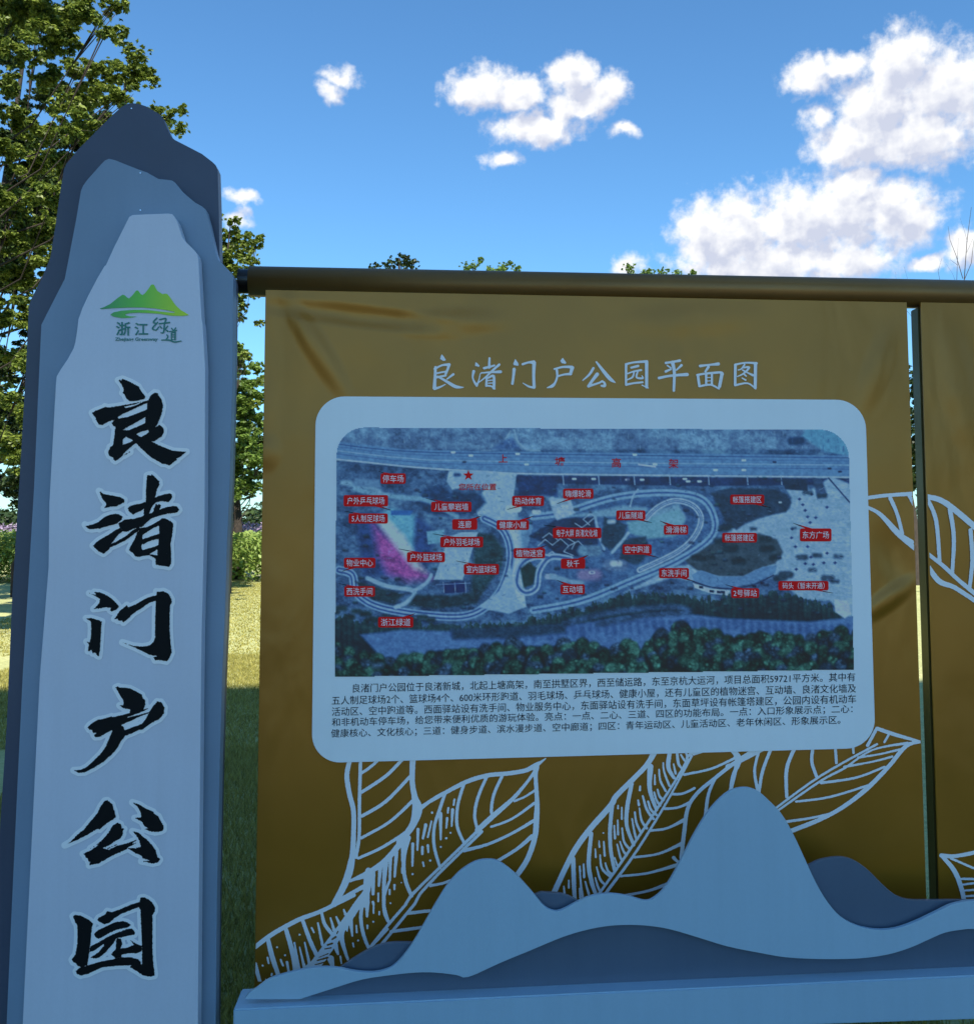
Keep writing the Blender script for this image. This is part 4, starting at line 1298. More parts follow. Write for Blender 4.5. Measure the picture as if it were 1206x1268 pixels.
for _ in range(150):
    x_, y_ = rg2.uniform(975, 1056), rg2.uniform(600, 742)
    a0 = rg2.uniform(-0.5, 0.5)
    L_ = rg2.uniform(2, 9)
    pt.put(pt.seg([(x_, y_, 0.25), (x_ + L_ * math.cos(a0), y_ + L_ * math.sin(a0), 0.25)]), (92, 122, 166) if rg2.random() > 0.4 else (146, 176, 208), alpha=0.55)
for _ in range(420):
    x_, y_ = rg2.uniform(418, 960), rg2.uniform(586, 752)
    a0 = rg2.uniform(0, 3.14)
    L_ = rg2.uniform(1.5, 6)
    c0 = [(44, 64, 92), (112, 144, 178), (78, 106, 140), (34, 50, 76)][int(rg2.integers(0, 4))]
    pt.put(pt.seg([(x_, y_, 0.35), (x_ + L_ * math.cos(a0), y_ + L_ * 0.5 * math.sin(a0), 0.3)]), c0, alpha=0.5)
for _ in range(160):
    x_, y_ = rg2.uniform(418, 1048), rg2.uniform(531, 556)
    pt.put(pt.seg([(x_, y_, 0.4), (x_ + rg2.uniform(-1, 1), y_ + rg2.uniform(2, 6), 0.5)]), (58, 82, 120) if rg2.random() > 0.35 else (124, 152, 188), alpha=0.5)
# shore trees, canal and the wood in front
shore = np.interp(gx_, (410, 470, 600, 650, 720, 780, 850, 870, 960, 1025, 1060), (760, 768, 768, 764, 748, 733, 729, 736, 730, 746, 770))
wx = gx_ / 7.5 + 2.2 * vnoise(gx_, gy_ * 0, 17, 30, 9, 2)
cid = np.floor(wx).astype(int)
hj = np.random.default_rng(9).uniform(-3, 5, 400)
cphase = wx % 1
shore = shore + hj[cid % 400] + 4 * (FINE - 0.5) * 3 + 5 * (2 * np.abs(cphase - 0.5)) ** 2
a_ = np.clip((gy_ - shore) / 2.5, 0, 1)[..., None]
crown = 0.9 - np.abs(cphase - 0.4) * 1.6
g_ = np.clip(-0.1 + 0.9 * FINE + 0.35 * crown - 0.5 * np.clip((gy_ - shore) / 30, 0, 1), 0, 1.3)[..., None]
pt.img = pt.img * (1 - a_) + (np.array((26, 46, 58.)) * (1 - g_) + np.array((70, 98, 100.)) * g_) * a_
for x in np.arange(415, 560, 9):
    pt.E(x + rg2.uniform(-3, 3), 752 + (x - 415) * 0.1 + rg2.uniform(0, 12), rg2.uniform(4, 7), (42, 62, 70), soft=4, tex=0.5)
pt.P('446,786 500,780 560,782 640,778 720,772 770,764 850,760 900,766 1000,770 1060,764 1060,812 1000,806 920,798 860,808 760,815 700,800 640,800 540,806 500,822 470,812', (82, 112, 158), soft=4, tex=0.12)
pt.L('700,772 760,758 830,752 852,758 800,762 740,774', 4, (60, 84, 112), soft=5, tex=0.4)
for x in np.arange(560, 1056, 10):
    y = 781 - 11 * np.clip((x - 640) / 160, 0, 1) + 6 * np.clip((x - 900) / 100, 0, 1)
    pt.L('%f,%f %f,%f' % (x, y, x + 1, y + rg2.uniform(5, 13)), rg2.uniform(2, 4), (54, 78, 112), soft=4, alpha=0.55)
pt.P('560,780 700,772 700,784 640,790 560,792', (48, 70, 92), soft=5, tex=0.3)
for lay in range(6):
    for x in np.arange(408, 1066, 13.0):
        x_ = x + rg2.uniform(-6, 6)
        env = np.interp(x_, (410, 425, 450, 481, 520, 560, 600, 635, 665, 690, 744, 800, 828, 848, 866, 900, 930, 1000, 1056),
                        (792, 800, 808, 818, 812, 806, 799, 792, 806, 790, 799, 795, 780, 768, 780, 786, 786, 784, 776))
        y = env + 5 + lay * 8.5 + rg2.uniform(-3, 4)
        if y > 846:
            continue
        rr0 = rg2.uniform(7.5, 11)
        k = rg2.uniform(0.7, 1.3)
        hue = np.array((58, 90, 84)) if rg2.random() > 0.25 else np.array((58, 78, 98))
        pt.put(pt.seg([(x_, y + 4, rr0), (x_, y + 9, rr0)]), (17, 30, 38), soft=4, alpha=0.9, tex=0.3)
        pt.put(pt.seg([(x_, y, rr0 * 0.85)]), hue * k * 0.8, soft=4, alpha=0.95, tex=0.7)
        for _ in range(7):
            th_, q_ = rg2.uniform(0, 6.28), rg2.random() ** 0.5 * rr0 * 0.62
            pt.put(pt.seg([(x_ + math.cos(th_) * q_, y - 1.5 + math.sin(th_) * q_ * 0.8, rg2.uniform(0.8, 1.8))]), hue * k * rg2.uniform(1.0, 1.4), soft=2, alpha=0.6)
# loose trees and bushes through the park
for _ in range(260):
    x_, y_ = rg2.uniform(418, 1050), rg2.uniform(588, 760)
    i_, j_ = int((x_ - 413) / 646 * nx), int((y_ - 528) / 312 * ny)
    if pt.img[j_, i_].sum() > 330:
        continue
    r_ = rg2.uniform(1.2, 3.6)
    pt.E(x_ + 0.8, y_ + 1.2, r_, (22, 36, 56), soft=2.5, alpha=0.7)
    pt.E(x_, y_, r_ * 0.7, (56 + rg2.uniform(0, 30), 84 + rg2.uniform(0, 26), 100 + rg2.uniform(0, 30)), soft=2.5, alpha=0.6, tex=0.4)
pt.E(468, 824, 7, (96, 120, 160), soft=6, alpha=0.6, tex=0.3)
pt.P('1033,742 1050,744 1054,760 1046,766 1034,758', (146, 176, 208), soft=2)
img = pt.img * (0.89 + 0.22 * vnoise(gx_, gy_, 3, 2.4, 11, 2)[..., None])
img = np.clip((img * np.array((0.94, 0.99, 1.03)) - 95) * 1.25 + 73, 5, 200)
img = np.where(img > 128, 128 + (img - 128) * 0.6, img)
lin_img = np.where(img <= 10, img / 255 / 12.92, ((img / 255 + 0.055) / 1.055) ** 2.4)
lin_img = np.clip(lin_img / np.array(LIGHT), 0, 0.88)
# mesh: grid cells inside the rounded contour
tmp = Field(413, 528, 1059, 840, 1)
tmp.xs, tmp.ys = gx_[0], gy_[:, 0]
tmp.f = np.full(gx_.shape, -6.0)
tmp.add(tmp.poly(PHC))
keepv = tmp.f > -0.3
idx = np.arange(nx * ny).reshape(ny, nx)
cell = keepv[:-1, :-1] & keepv[1:, :-1] & keepv[:-1, 1:] & keepv[1:, 1:]
q = np.stack([idx[:-1, :-1][cell], idx[1:, :-1][cell], idx[1:, 1:][cell], idx[:-1, 1:][cell]], 1)
used = np.unique(q)
remap = np.full(nx * ny, -1)
remap[used] = np.arange(len(used))
q = remap[q]
Vp = onYv(np.stack([gx_.ravel()[used], gy_.ravel()[used]], 1), -0.0085) - root_loc(brd)
me = bpy.data.meshes.new('aerial_photo')
me.vertices.add(len(Vp))
me.vertices.foreach_set('co', Vp.astype(np.float32).ravel())
me.loops.add(q.size)
me.loops.foreach_set('vertex_index', q.ravel().astype(np.int32))
me.polygons.add(len(q))
me.polygons.foreach_set('loop_start', np.arange(0, q.size, 4, dtype=np.int32))
me.polygons.foreach_set('loop_total', np.full(len(q), 4, dtype=np.int32))
me.update(calc_edges=True)
ca = me.color_attributes.new('print', 'FLOAT_COLOR', 'POINT')
cl = np.ones((len(used), 4), np.float32)
cl[:, :3] = lin_img.reshape(-1, 3)[used]
ca.data.foreach_set('color', cl.ravel())
Mp = bpy.data.materials.new('printed aerial picture')
Mp.use_nodes = True
t = Mp.node_tree
b2_ = t.nodes['Principled BSDF']
b2_.inputs['Roughness'].default_value = 0.38
at = N(t, 'ShaderNodeAttribute', attribute_name='print')
t.links.new(at.outputs['Color'], b2_.inputs['Base Color'])
me.materials.append(Mp)
o = link('aerial_photo', me, ms)

# ---- call-out tags
TAGS = [('停车场', 486.8, 592.6, 31, 13, 468.7, 583.7), ('户外乒乓球场', 453, 620, 55, 14, 483.6, 631.4), ('5人制足球场', 456, 642, 48.5, 12.5, 427, 633),
        ('儿童攀岩墙', 558.8, 627.5, 50, 12.5, 527.4, 617), ('连廊', 575.5, 649.4, 31, 13, 596, 638.8), ('户外羽毛球场', 571.7, 671.2, 53, 13, 536, 661),
        ('户外篮球场', 527.4, 690, 47, 12.5, 493.5, 679.6), ('室内篮球场', 596, 705, 43.5, 13, 565, 694.5), ('物业中心', 445.4, 697, 39, 12.5, 423.5, 707.5),
        ('西洗手间', 445.3, 732.4, 38, 13, 419.4, 722.5), ('浙江绿道', 490, 770.6, 43.5, 13, 514, 759.8), ('热动体育', 653.8, 620.3, 39.5, 12.5, 628, 631),
        ('嗨爆轮滑', 716, 611.3, 37.5, 12.5, 689.7, 623.7), ('健康小屋', 635, 650, 40, 12, 661.8, 638.6), ('电子大屏 良渚文化墙', 714.5, 660, 60, 13, 672.7, 650),
        ('植物迷宫', 655.4, 685, 39, 12.5, 676.7, 675.4), ('秋千', 709.5, 698, 30, 12.5, 728.5, 687.4), ('互动墙', 709, 729.8, 30, 12.5, 689.7, 718.6),
        ('儿童隧道', 781, 638, 36, 12, 807, 647), ('滑滑梯', 837, 656, 30, 12, 817, 645), ('空中跑道', 788.8, 680.4, 36, 12.5, 815, 690.3),
        ('东洗手间', 834.5, 709.7, 37, 12.5, 860, 720), ('帐篷搭建区', 925.2, 618.5, 42, 12, 954.4, 628.6), ('帐篷搭建区', 915.7, 665.8, 43, 12, None, None),
        ('东方广场', 1010, 662.4, 39, 16, 982, 647.7), ('码头（暂未开通）', 994.8, 725.3, 62, 11.5, 1031.6, 734.5), ('2号驿站', 922.6, 734.5, 34.5, 12, 898, 724)]
for (tx, cx, cy, w, h, tx_, ty_) in TAGS:
    c = [(cx - w / 2, cy - h / 2), (cx + w / 2, cy - h / 2), (cx + w / 2, cy + h / 2), (cx - w / 2, cy + h / 2)]
    P = rounded(c, 2.2, n=4)
    Vt = [tuple(v) for v in onYv(P, -0.0097)]
    Ft = [tuple(range(len(P)))]
    mi = [0]
    if tx_ is not None:
        sgn = 1 if tx_ > cx else -1
        ye = cy + (h / 2 - 0.5) * (1 if ty_ > cy else -1)
        xe = cx + sgn * (w * 0.22)
        k = len(Vt)
        tri = [(xe - 3, ye), (xe + 6 * 1.0, ye), (tx_, ty_)]
        Vt += [tuple(v) for v in onYv(tri, -0.0094)]
        Ft.append((k, k + 1, k + 2))
        mi.append(0)
        k = len(Vt)
        dx, dy = tx_ - xe, ty_ - ye
        ln_ = math.hypot(dx, dy)
        nxx, nyy = -dy / ln_ * 0.45, dx / ln_ * 0.45
        p0 = (xe + dx * 0.45, ye + dy * 0.45)
        tri = [(p0[0] - nxx, p0[1] - nyy), (p0[0] + nxx, p0[1] + nyy), (tx_ + nxx * .6, ty_ + nyy * .6), (tx_ - nxx * .6, ty_ - nyy * .6)]
        Vt += [tuple(v) for v in onYv(tri, -0.0096)]
        Ft.append((k, k + 1, k + 2, k + 3))
        mi.append(2)
    Pg, Fg = text_px(tx, cx - w * 0.42 if len(tx) > 2 else cx - w * 0.26, cy, cx + w * 0.42 if len(tx) > 2 else cx + w * 0.26, cy, min(h * 0.7, 9.0), 0.0)
    k = len(Vt)
    Vt += [tuple(v) for v in onYv(Pg, -0.0103)]
    Ft += [tuple(i + k for i in f_) for f_ in Fg]
    mi += [1] * len(Fg)
    o = part('label_tag', Vt, Ft, [M['red'], M['tagwhite'], M['ink']], ms)
    o.data.polygons.foreach_set('material_index', np.array(mi, np.int32))
# star, "you are here", road name
Z = []
star = []
for k in range(10):
    th = math.pi / 2 + k * math.pi / 5
    rr = 7 if k % 2 == 0 else 2.8
    star.append((580 + rr * math.cos(th), 588.5 - rr * math.sin(th)))
Z.append((star + [(580, 588.5)], [(k, (k + 1) % 10, 10) for k in range(10)]))
V, Fc = merge(Z)
part('star_mark', onYv(V, -0.0098), Fc, M['red'], ms)
Z = []
for (tx, x0, x1, y, h) in (('您所在位置', 568, 614.5, 602.8, 8.5), ('上', 617.5, 628.5, 567.5, 10), ('塘', 687, 699.5, 571, 11), ('高', 757.5, 769, 573, 12), ('架', 828, 840, 574, 11.5)):
    P, Fc = text_px(tx, x0, y, x1, y, h, 0.01)
    Z.append((P.tolist(), Fc))
V, Fc = merge(Z)
part('road_name_lettering', onYv(V, -0.0099), Fc, M['darkred'], ms)
# body text
LINES = [('良渚门户公园位于良渚新城，北起上塘高架，南至拱墅区界，西至储运路，东至京杭大运河，项目总面积59721平方米。其中有', 436.7, 852.6, 1059, 838.4),
         ('五人制足球场2个、篮球场4个、600米环形跑道、羽毛球场、乒乓球场、健康小屋，还有儿童区的植物迷宫、互动墙、良渚文化墙及', 411, 867.8, 1060, 852.4),
         ('活动区、空中跑道等。西面驿站设有洗手间、物业服务中心，东面驿站设有洗手间，东面草坪设有帐篷塔建区，公园内设有机动车', 411, 881.6, 1060, 865.6),
         ('和非机动车停车场，给您带来便利优质的游玩体验。亮点：一点、二心、三道、四区的功能布局。一点：入口形象展示点；二心：', 411, 895, 1055.7, 878.2),
         ('健康核心、文化核心；三道：健身步道、滨水漫步道、空中廊道；四区：青年运动区、儿童活动区、老年休闲区、形象展示区。', 410, 908.8, 1040.6, 891.8)]
for (tx, xa, ya, xb, yb) in LINES:
    P, Fc = text_px(tx, xa, ya, xb, yb, 11.2, 0.0)
    part('text_line', onYv(P, -0.0083), Fc, M['text'], ms)

# ---- mountain silhouettes in front of the panels
YFm, YBm = -0.246, -0.216
ftop = nums('303,1238 309,1230 316.6,1225 333,1213.5 356,1206 386,1199.6 412.8,1199 439,1203.6 455,1205 466,1204.6 477,1202 487,1197 499,1185 512,1167 522,1150 532,1132 542,1115 552,1099 562,1087 572,1077.5 588.6,1067.6 603.5,1065 618,1067.6 638,1082.5 658,1104 672,1121 683,1128 695,1127.8 718,1116 735.5,1109.5 755.8,1107.5 776,1110 793.5,1115 801,1116 808,1114 819.6,1104.6 831,1088.6 845.7,1061 863,1027.7 880.5,1001.6 898,984 912.5,977 927,976 940,981 952,991.5 966.8,1007 981,1030.7 996,1062.6 1010,1093 1025,1118 1042,1136.6 1062.6,1147.4 1085.8,1152 1109,1150.6 1132,1143 1155.5,1132 1175.8,1122 1190,1118 1206,1115.7 1260,1114 1320,1128 1450,1160')
fbot = nums('1450,1185 1320,1165 1260,1153 1206,1151 1190,1152 1170,1155.5 1150,1164 1126.5,1174.4 1097.4,1183 1062.6,1187.5 1016,1188.3 972.6,1186 937.7,1180 900,1172.4 863,1161 828,1151 799,1146.7 770,1146 741,1149 712,1156 689,1164 658,1177 618,1193.6 580,1210.5 565,1208 539,1205 515.6,1205 485.7,1208 449,1213.5 416,1223.5 371,1238')


def smooth2(P, n=3):
    return [p[:2] for p in cr([(a_, b3, 0) for a_, b3 in P], n)]


slab('mountain_silhouette', smooth2(ftop) + smooth2(fbot), YFm, 0.012, M['mtn_front'], brd, bevel=0.001)['label'] = 'light blue front mountain outline'
btop = nums('362,1262 376,1236 395,1215 423,1198 442,1185 466,1172.5 489,1168 540,1166 600,1140 661,1109 677,1106 703,1109.5 740,1128 800,1140 900,1110 960,1088 1000,1072.8 1016,1065.5 1039,1062 1056.8,1065.5 1074,1077 1091.6,1094.5 1109,1109 1126.5,1115 1150,1115.5 1176,1115.4 1206,1115.6 1300,1116 1450,1150')
slab('mountain_silhouette', smooth2(btop) + [(1450, 1262)], YBm, 0.012, M['mtn_back'], brd, bevel=0.001)['label'] = 'deep blue rear mountain outline'

# ---- base box
fl_ = onY(289, 1250.5, -0.27)
zt = fl_[2]
fr_ = onY(1206, 1208.5, -0.27)
fr_ = fl_ + (fr_ - fl_) * ((XR - fl_[0]) / (fr_[0] - fl_[0]))
zb = onY(1180, 1264, -0.27)[2]
dep = 0.12
V = []
for dz0, dz1 in ((zb, zb), (fl_[2], fr_[2])):
    V += [(fl_[0], -0.27, dz0), (fr_[0], -0.27, dz1), (fr_[0], -0.27 + dep, dz1), (fl_[0], -0.27 + dep, dz0)]
o = part('base_box', V, [(3, 2, 1, 0), (4, 5, 6, 7), (0, 1, 5, 4), (1, 2, 6, 5), (2, 3, 7, 6), (3, 0, 4, 7)], M['base'], brd)
bm = bmesh.new()
bm.from_mesh(o.data)
bmesh.ops.bevel(bm, geom=list(bm.edges), offset=0.004, segments=2, affect='EDGES')
bm.to_mesh(o.data)
bm.free()
print('base zb', zb, 'zt', zt)
for x in (-0.7, 0.6, 1.9, 3.0):
    box('foot', x - 0.06, x + 0.06, fl_[1] + 0.02, fl_[1] + dep - 0.02, 0, max(zb - 0.001, 0.01), M['post'], brd)

# =================================================================== VEGETATION


def leaves(centers, radii, counts, size, flat=0.5, squash=0.8, shell=0.5):
    """rhombic leaves in soft clumps"""
    C = np.repeat(centers, counts, axis=0)
    Rr = np.repeat(radii, counts)
    n_ = len(C)
    v = rng.normal(size=(n_, 3))
    v /= np.linalg.norm(v, axis=1)[:, None]
    rad = rng.random(n_) ** shell
    p = C + v * (rad * Rr)[:, None] * np.array([1, 1, squash])
    nrm = rng.normal(size=(n_, 3))
    nrm[:, 2] = np.abs(nrm[:, 2]) + flat
    nrm += v * 0.6
    nrm /= np.linalg.norm(nrm, axis=1)[:, None]
    a_ = np.cross(nrm, rng.normal(size=(n_, 3)))
    a_ /= np.linalg.norm(a_, axis=1)[:, None]
    b3 = np.cross(nrm, a_)
    s_ = size * rng.uniform(0.6, 1.3, n_)[:, None]
    q_ = np.stack([p - a_ * s_, p - b3 * s_ * 0.5 + nrm * s_ * 0.15, p + a_ * s_, p + b3 * s_ * 0.5 + nrm * s_ * 0.15], 1)
    return q_.reshape(-1, 3)


def tree(label, clumps, base, trunk_r, dens_, size, lmat, group=None, limbs=True, squash=0.8, name='tree', trunk_top=None, shell=0.5):
    """clumps: (x,y,z,r) world"""
    t_ = thing(name, base, label, 'tree', group)
    B = np.array(base, float)
    C = np.array([c[:3] for c in clumps])
    Rr = np.array([c[3] for c in clumps])
    # break clumps into smaller twiggy ones
    cc_, rr_ = [], []
    for c, r_ in zip(C, Rr):
        k = int(np.clip(14 + (r_ / (size * 2.6)) ** 2 * 1.3, 18, 80))
        v = rng.normal(size=(k, 3))
        v /= np.linalg.norm(v, axis=1)[:, None]
        pp = c + v * (rng.random(k) ** 0.5 * r_ * 1.12)[:, None] * np.array([1, 1, squash])
        cc_.append(pp)
        rr_.append(rng.uniform(0.14, 0.40, k) * r_)
    for c, r_ in zip(C, Rr):
        k = 7
        v = rng.normal(size=(k, 3))
        v /= np.linalg.norm(v, axis=1)[:, None]
        cc_.append(c + v * (r_ * rng.uniform(1.0, 1.45, k))[:, None] * np.array([1, 1, squash]))
        rr_.append(rng.uniform(0.06, 0.16, k) * r_)
    cc_, rr_ = np.vstack(cc_), np.concatenate(rr_)
    cnt = np.maximum(5, (dens_ * 0.75 * (rr_ / size) ** 2)).astype(int)
    V_ = leaves(cc_, rr_, cnt, size, squash=0.6, shell=shell)
    me_ = fast_mesh('crown', V_ - B, 4, [lmat])
    print(name, len(V_) // 4)
    link('crown', me_, t_)
    parts_ = []
    top_ = np.array(trunk_top) if trunk_top is not None else np.array([C[:, 0].mean(), C[:, 1].mean(), C[:, 2].max() - Rr.max() * 0.3])
    mids = [B, B + (top_ - B) * 0.3 + rng.normal(size=3) * 0.05, B + (top_ - B) * 0.6 + rng.normal(size=3) * 0.1, top_]
    parts_.append(chain(mids, [trunk_r * 1.2, trunk_r * 0.9, trunk_r * 0.6, trunk_r * 0.15], 10))
    if limbs:
        for c, r_ in zip(C[::3], Rr[::3]):
            s_ = np.clip((c[2] - B[2]) / max(0.1, (top_[2] - B[2])) - 0.25, 0.2, 0.85)
            p0 = B + (top_ - B) * s_
            md = (p0 + c) / 2 + np.array([0, 0, -0.16 * np.linalg.norm(c - p0)]) + rng.normal(size=3) * 0.12
            parts_.append(chain([p0, md, c], [trunk_r * 0.2, trunk_r * 0.1, trunk_r * 0.03], 5))
            for _ in range(4):
                e_ = c + rng.normal(size=3) * r_ * 0.55
                parts_.append(chain([(md + c) / 2, (c + e_) / 2 + rng.normal(size=3) * 0.03, e_], [trunk_r * 0.1, trunk_r * 0.05, trunk_r * 0.02], 4))
    V_, F_ = merge(parts_)
    part('trunk', V_, F_, M['bark'], t_, smooth=True)
    return t_


def cl(lst, Y, jit=0.8):
    """clumps given as photograph position, radius in pixels, on a plane about y=Y"""
    out = []
    for (px, py, r_) in lst:
        y = Y + rng.uniform(-jit, jit)
        p = onY(px, py, y)
        out.append((p[0], p[1], p[2], r_ / F * (y - CAMP[1])))
    return out


# big tree behind the pillar, left
L1 = [(20, 10, 36), (60, 22, 30), (100, 8, 26), (140, 6, 16), (75, 50, 26), (30, 60, 26), (128, 38, 13), (150, 48, 15), (168, 66, 14), (182, 92, 15), (160, 92, 20), (130, 86, 22),
      (95, 85, 20), (60, 95, 20), (110, 120, 26), (150, 122, 20), (80, 130, 20), (190, 140, 14), (212, 140, 11), (226, 136, 8), (222, 160, 10), (205, 160, 12), (30, 150, 22), (60, 160, 22), (100, 160, 26), (140, 165, 22),
      (5, 100, 20), (5, 190, 22), (40, 200, 26), (80, 205, 24), (20, 250, 24), (60, 245, 24), (45, 290, 28), (10, 300, 22), (60, 320, 26), (25, 345, 28), (5, 390, 22), (40, 385, 26), (10, 440, 16), (35, 450, 20),
      (5, 490, 18), (30, 510, 22), (10, 550, 26), (40, 570, 24), (110, 230, 26), (130, 290, 30), (90, 270, 26), (100, 350, 30), (150, 230, 28), (170, 330, 30), (110, 430, 30), (190, 420, 30), (80, 500, 30), (150, 500, 34),
      (-40, 40, 40), (-60, 130, 44), (-50, 230, 44), (-70, 330, 46), (-50, 430, 40), (-90, 20, 46), (-40, -60, 46), (40, -60, 44), (100, -50, 34), (-130, 150, 50), (-140, 280, 50), (-60, 540, 40)]
b0 = onY(-110, 640, 9.6)
tree('big olive green broadleaved tree standing behind the pillar sign', cl(L1, 9.6, 1.4), (b0[0], 9.6, 0), 0.10, 26, 0.032, M['leaf_olive'], shell=0.6, trunk_top=onY(-20, 40, 9.6))
L4 = []
for _ in range(60):
    L4.append((rng.uniform(-190, 215), 175 + 420 * rng.random(), rng.uniform(20, 34)))
for _ in range(16):
    L4.append((rng.uniform(-40, 70), rng.uniform(190, 600), rng.uniform(18, 28)))
L4 += [(120, 150, 24), (90, 175, 26), (150, 185, 26), (60, 120, 22), (20, 130, 22), (105, 120, 18), (40, 170, 24), (0, 60, 26), (45, 40, 20), (-40, 80, 30)]
b0 = onY(-60, 650, 17)
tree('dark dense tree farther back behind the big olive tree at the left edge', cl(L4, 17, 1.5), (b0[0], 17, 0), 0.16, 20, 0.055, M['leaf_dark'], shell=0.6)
# smaller tree between pillar and board
L2 = [(275, 300, 12), (292, 275, 8), (300, 312, 12), (290, 345, 12), (310, 350, 8), (285, 385, 10), (300, 380, 7), (285, 290, 14), (300, 300, 16), (318, 298, 10), (285, 325, 18), (310, 325, 12), (262, 310, 20), (250, 350, 26), (300, 345, 13), (288, 365, 14), (315, 365, 6), (240, 300, 24), (220, 380, 30), (296, 392, 7), (322, 400, 5), (305, 440, 5), (322, 470, 6), (318, 500, 7),
      (220, 260, 24), (270, 270, 8), (200, 330, 30)]
b0 = onY(235, 652, 15)
tree('thin olive tree whose tip shows between pillar sign and rail end', cl(L2, 15, 0.8), (b0[0], 15, 0), 0.06, 24, 0.042, M['leaf_olive'], shell=0.6)
L5 = [(rng.uniform(250, 330), rng.uniform(470, 610), rng.uniform(12, 20)) for _ in range(24)]
b0 = onY(296, 650, 26)
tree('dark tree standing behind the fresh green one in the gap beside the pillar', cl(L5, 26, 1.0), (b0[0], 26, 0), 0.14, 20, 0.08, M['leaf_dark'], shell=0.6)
# dense fresh green tree in the gap
L3 = [(292, 440, 12), (318, 455, 9), (322, 490, 9), (290, 500, 16), (320, 530, 12), (292, 560, 16), (322, 565, 11), (300, 600, 12), (318, 605, 9), (290, 610, 12), (298, 450, 16), (300, 480, 20), (305, 510, 20), (300, 540, 20), (308, 565, 18), (290, 585, 16), (290, 430, 10), (275, 500, 26), (270, 550, 26), (255, 480, 24), (250, 560, 26), (312, 590, 10), (240, 520, 26)]
b0 = onY(282, 640, 20)
tree('dense fresh green bushy tree in the gap beside the gold panel', cl(L3, 20, 0.8), (b0[0], 20, 0), 0.1, 34, 0.055, M['leaf_green'], shell=0.7)


def filler(px0, px1, top, Y, n_, bottom=600, r0=24):
    out = []
    for k in range(n_):
        x = rng.uniform(px0, px1)
        u_ = abs((x - (px0 + px1) / 2) / ((px1 - px0) / 2))
        yt = top + r0 * 0.8 + 40 * u_ ** 2
        y = yt + (bottom - yt) * rng.random() ** 0.9
        out.append((x, y, rng.uniform(0.7, 1.2) * r0))
    return out


b0 = onY(490, 650, 20)
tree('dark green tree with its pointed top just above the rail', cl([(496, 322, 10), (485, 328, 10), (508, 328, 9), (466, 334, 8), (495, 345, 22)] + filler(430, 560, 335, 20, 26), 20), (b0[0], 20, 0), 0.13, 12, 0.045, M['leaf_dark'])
b0 = onY(605, 650, 24)
tree('light green feathery tree with two thin sprigs above the rail', cl([(585, 328, 7), (578, 332, 8), (595, 322, 4), (622, 330, 6), (632, 326, 4), (640, 332, 6), (610, 345, 20)] + filler(560, 680, 342, 24, 24), 24), (b0[0], 24, 0), 0.12, 9, 0.045, M['leaf_green'])
b0 = onY(815, 650, 24)
tree('light green round tree peeking over the middle of the rail', cl([(779, 332, 7), (800, 338, 7), (820, 338, 7), (858, 338, 4), (790, 352, 20), (830, 354, 20)] + filler(750, 900, 348, 24, 28), 24), (b0[0], 24, 0), 0.13, 9, 0.05, M['leaf_green'])
b0 = onY(1130, 650, 22)
tree('dark green tree seen only through the slit between the panels', cl(filler(1050, 1200, 400, 22, 30), 22), (b0[0], 22, 0), 0.13, 12, 0.065, M['leaf_dark'])
b0 = onY(960, 650, 25)
tree('leafy green tree hidden behind the gold panel right of the map', cl(filler(880, 1040, 395, 25, 30), 25), (b0[0], 25, 0), 0.13, 12, 0.065, M['leaf_dark'])
# bare twiggy tree, far right
b0 = onY(1192, 650, 18)
bt = thing('bare_tree', (b0[0], 18, 0), 'bare leafless twigs rising above the rail at the far right', 'tree')
pp = []
for st, r_ in (('1196,640 1195,420 1193,345 1197,300 1203,255', 0.022), ('1193,345 1186,318 1177,296 1174,280', 0.012), ('1193,345 1201,325 1206,300 1212,280', 0.012), ('1190,400 1184,360 1183,320 1186,296', 0.012), ('1186,330 1180,322 1176,318', 0.006),
               ('1195,420 1168,370 1162,335 1166,318', 0.01), ('1197,300 1193,285 1189,270', 0.005), ('1197,312 1203,300 1207,290', 0.005), ('1195,450 1130,370 1121,332', 0.008), ('1195,470 1110,372 1109,338', 0.007), ('1184,350 1178,340 1170,322', 0.005), ('1195,460 1215,400 1225,330', 0.015)):
    r_ *= 0.7
    P = [onY(a_, b3, 18) + rng.normal(size=3) * 0.02 for a_, b3 in nums(st)]
    pp.append(chain(P, [r_ * (1 - 0.75 * i / (len(P) - 1)) for i in range(len(P))], 6))
P = [np.array((b0[0], 18, 0.0)), onY(1196, 640, 18), onY(1195, 420, 18)]
pp.append(chain(P, [0.06, 0.045, 0.022], 8))
V, Fc = merge(pp)
part('trunk', V, Fc, M['bark'], bt, smooth=True)

# hedge, flower bed and far tree belt
def strip_leaves(x0, x1, y0, y1, z0, z1, n_, size, lump):
    X = rng.uniform(x0, x1, n_)
    Yy = rng.uniform(y0, y1, n_)
    hgt = z1 - lump * (0.5 + 0.5 * np.sin(X * 2.3) * np.sin(X * 0.9 + 1)) - lump * rng.random(n_)
    edge_ = np.minimum((Yy - y0) / (y1 - y0), 1) * 6
    hgt = hgt * np.clip(0.55 + edge_, 0, 1)
    Zz = z0 + (hgt - z0) * rng.random(n_) ** 0.5
    return leaves(np.stack([X, Yy, Zz], 1), np.full(n_, 0.06), np.ones(n_, int), size)


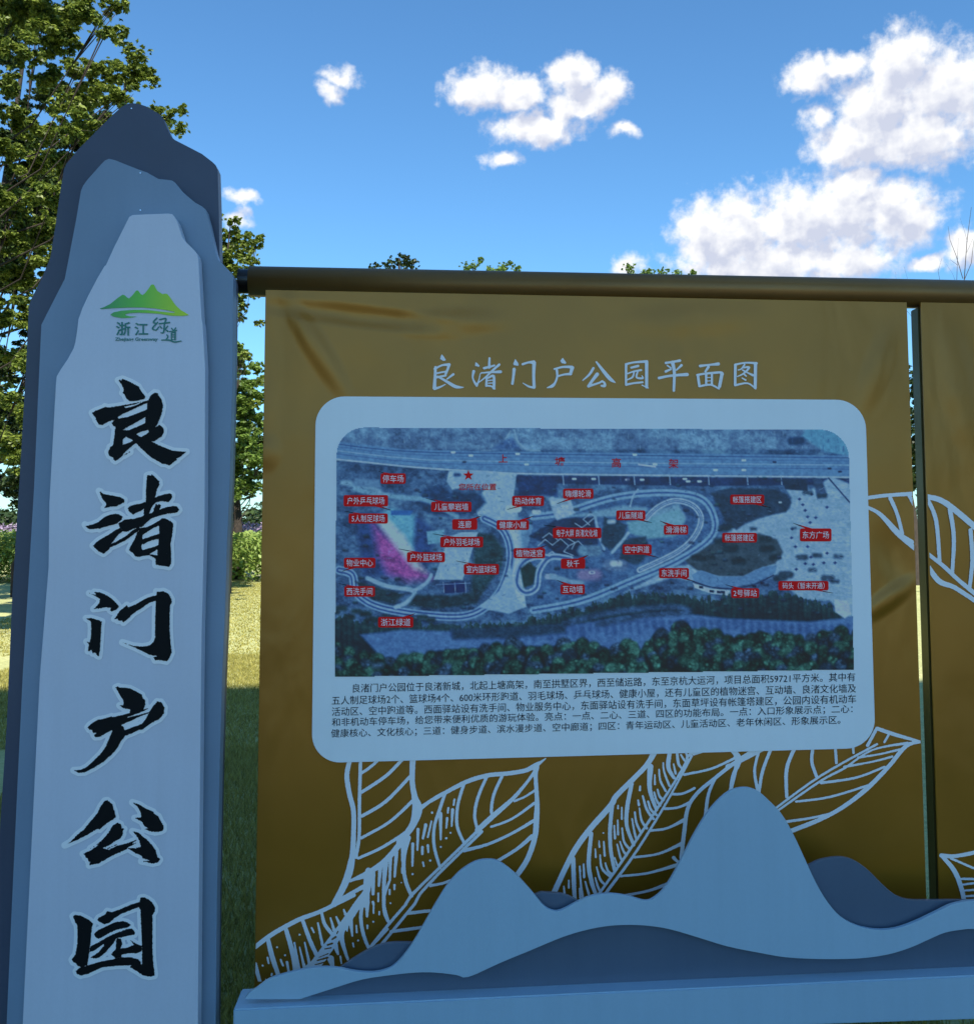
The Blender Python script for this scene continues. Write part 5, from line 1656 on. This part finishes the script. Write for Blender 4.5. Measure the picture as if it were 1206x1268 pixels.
o = link('hedge', fast_mesh('hedge', strip_leaves(-16, 18, 24, 27, 0, 1.5, 90000, 0.075, 0.16), 4, [M['leaf_hedge']]))
tag(o, 'long low bright green clipped hedge along the far edge of the lawn', 'hedge')
o = link('flower_bed', fast_mesh('flower_bed', strip_leaves(-16, 18, 27.2, 29, 0.3, 1.72, 40000, 0.05, 0.1), 4, [M['flower']]))
tag(o, 'band of dusty purple flowers behind the green hedge', 'flowers', kind='stuff')
fb = []
for k in range(170):
    x = rng.uniform(-60, 70)
    y = rng.uniform(75, 95)
    r_ = rng.uniform(1.2, 3)
    fb.append((x, y, rng.uniform(0.4, 1.2) * 1.0 + r_ * 0.4, r_))
C = np.array(fb)
o = link('far_trees', fast_mesh('far_trees', leaves(C[:, :3], C[:, 3], np.full(len(C), 500), 0.32), 4, [M['leaf_dark']]))
tag(o, 'distant low dark belt of trees beyond the lawn', 'trees', kind='stuff')
# undergrowth left, under the big tree
Lb = cl([(0, 600, 20), (20, 615, 20), (-30, 610, 26), (40, 625, 20), (70, 620, 24), (100, 625, 22), (-70, 620, 28), (140, 625, 24)], 19, 0.6)
tree('dark shrub in the shade left of the pillar sign', Lb, (onY(20, 650, 19)[0], 19, 0), 0.06, 10, 0.06, M['leaf_dark'], name='shrub')['category'] = 'shrub'

# ---- grass blades
def grass(n_, x0, x1, y0, y1, h, w):
    X = rng.uniform(x0, x1, n_)
    Yy = rng.uniform(y0, y1, n_)
    th = rng.uniform(0, 2 * math.pi, n_)
    hh = h * rng.uniform(0.5, 1.3, n_)
    lean = rng.uniform(0.1, 0.9, n_) * hh
    la = rng.uniform(0, 2 * math.pi, n_)
    ww = w * rng.uniform(0.6, 1.3, n_)
    A = np.stack([X - np.cos(th) * ww, Yy - np.sin(th) * ww, np.zeros(n_)], 1)
    B_ = np.stack([X + np.cos(th) * ww, Yy + np.sin(th) * ww, np.zeros(n_)], 1)
    C_ = np.stack([X + np.cos(la) * lean, Yy + np.sin(la) * lean, hh], 1)
    return np.stack([A, B_, C_], 1).reshape(-1, 3)


G = np.vstack([grass(150000, -2.4, 1.6, -0.4, 4, 0.05, 0.0028), grass(160000, -4.5, 2, 4, 9, 0.035, 0.004), grass(90000, -7, 2, 9, 24, 0.025, 0.010), grass(30000, -3, 3.5, -0.42, 1.0, 0.04, 0.003)])
o = link('grass', fast_mesh('grass', G, 3, [M['grass']]))
tag(o, 'short dry green lawn grass behind the signs', 'grass', kind='stuff')
print('done')
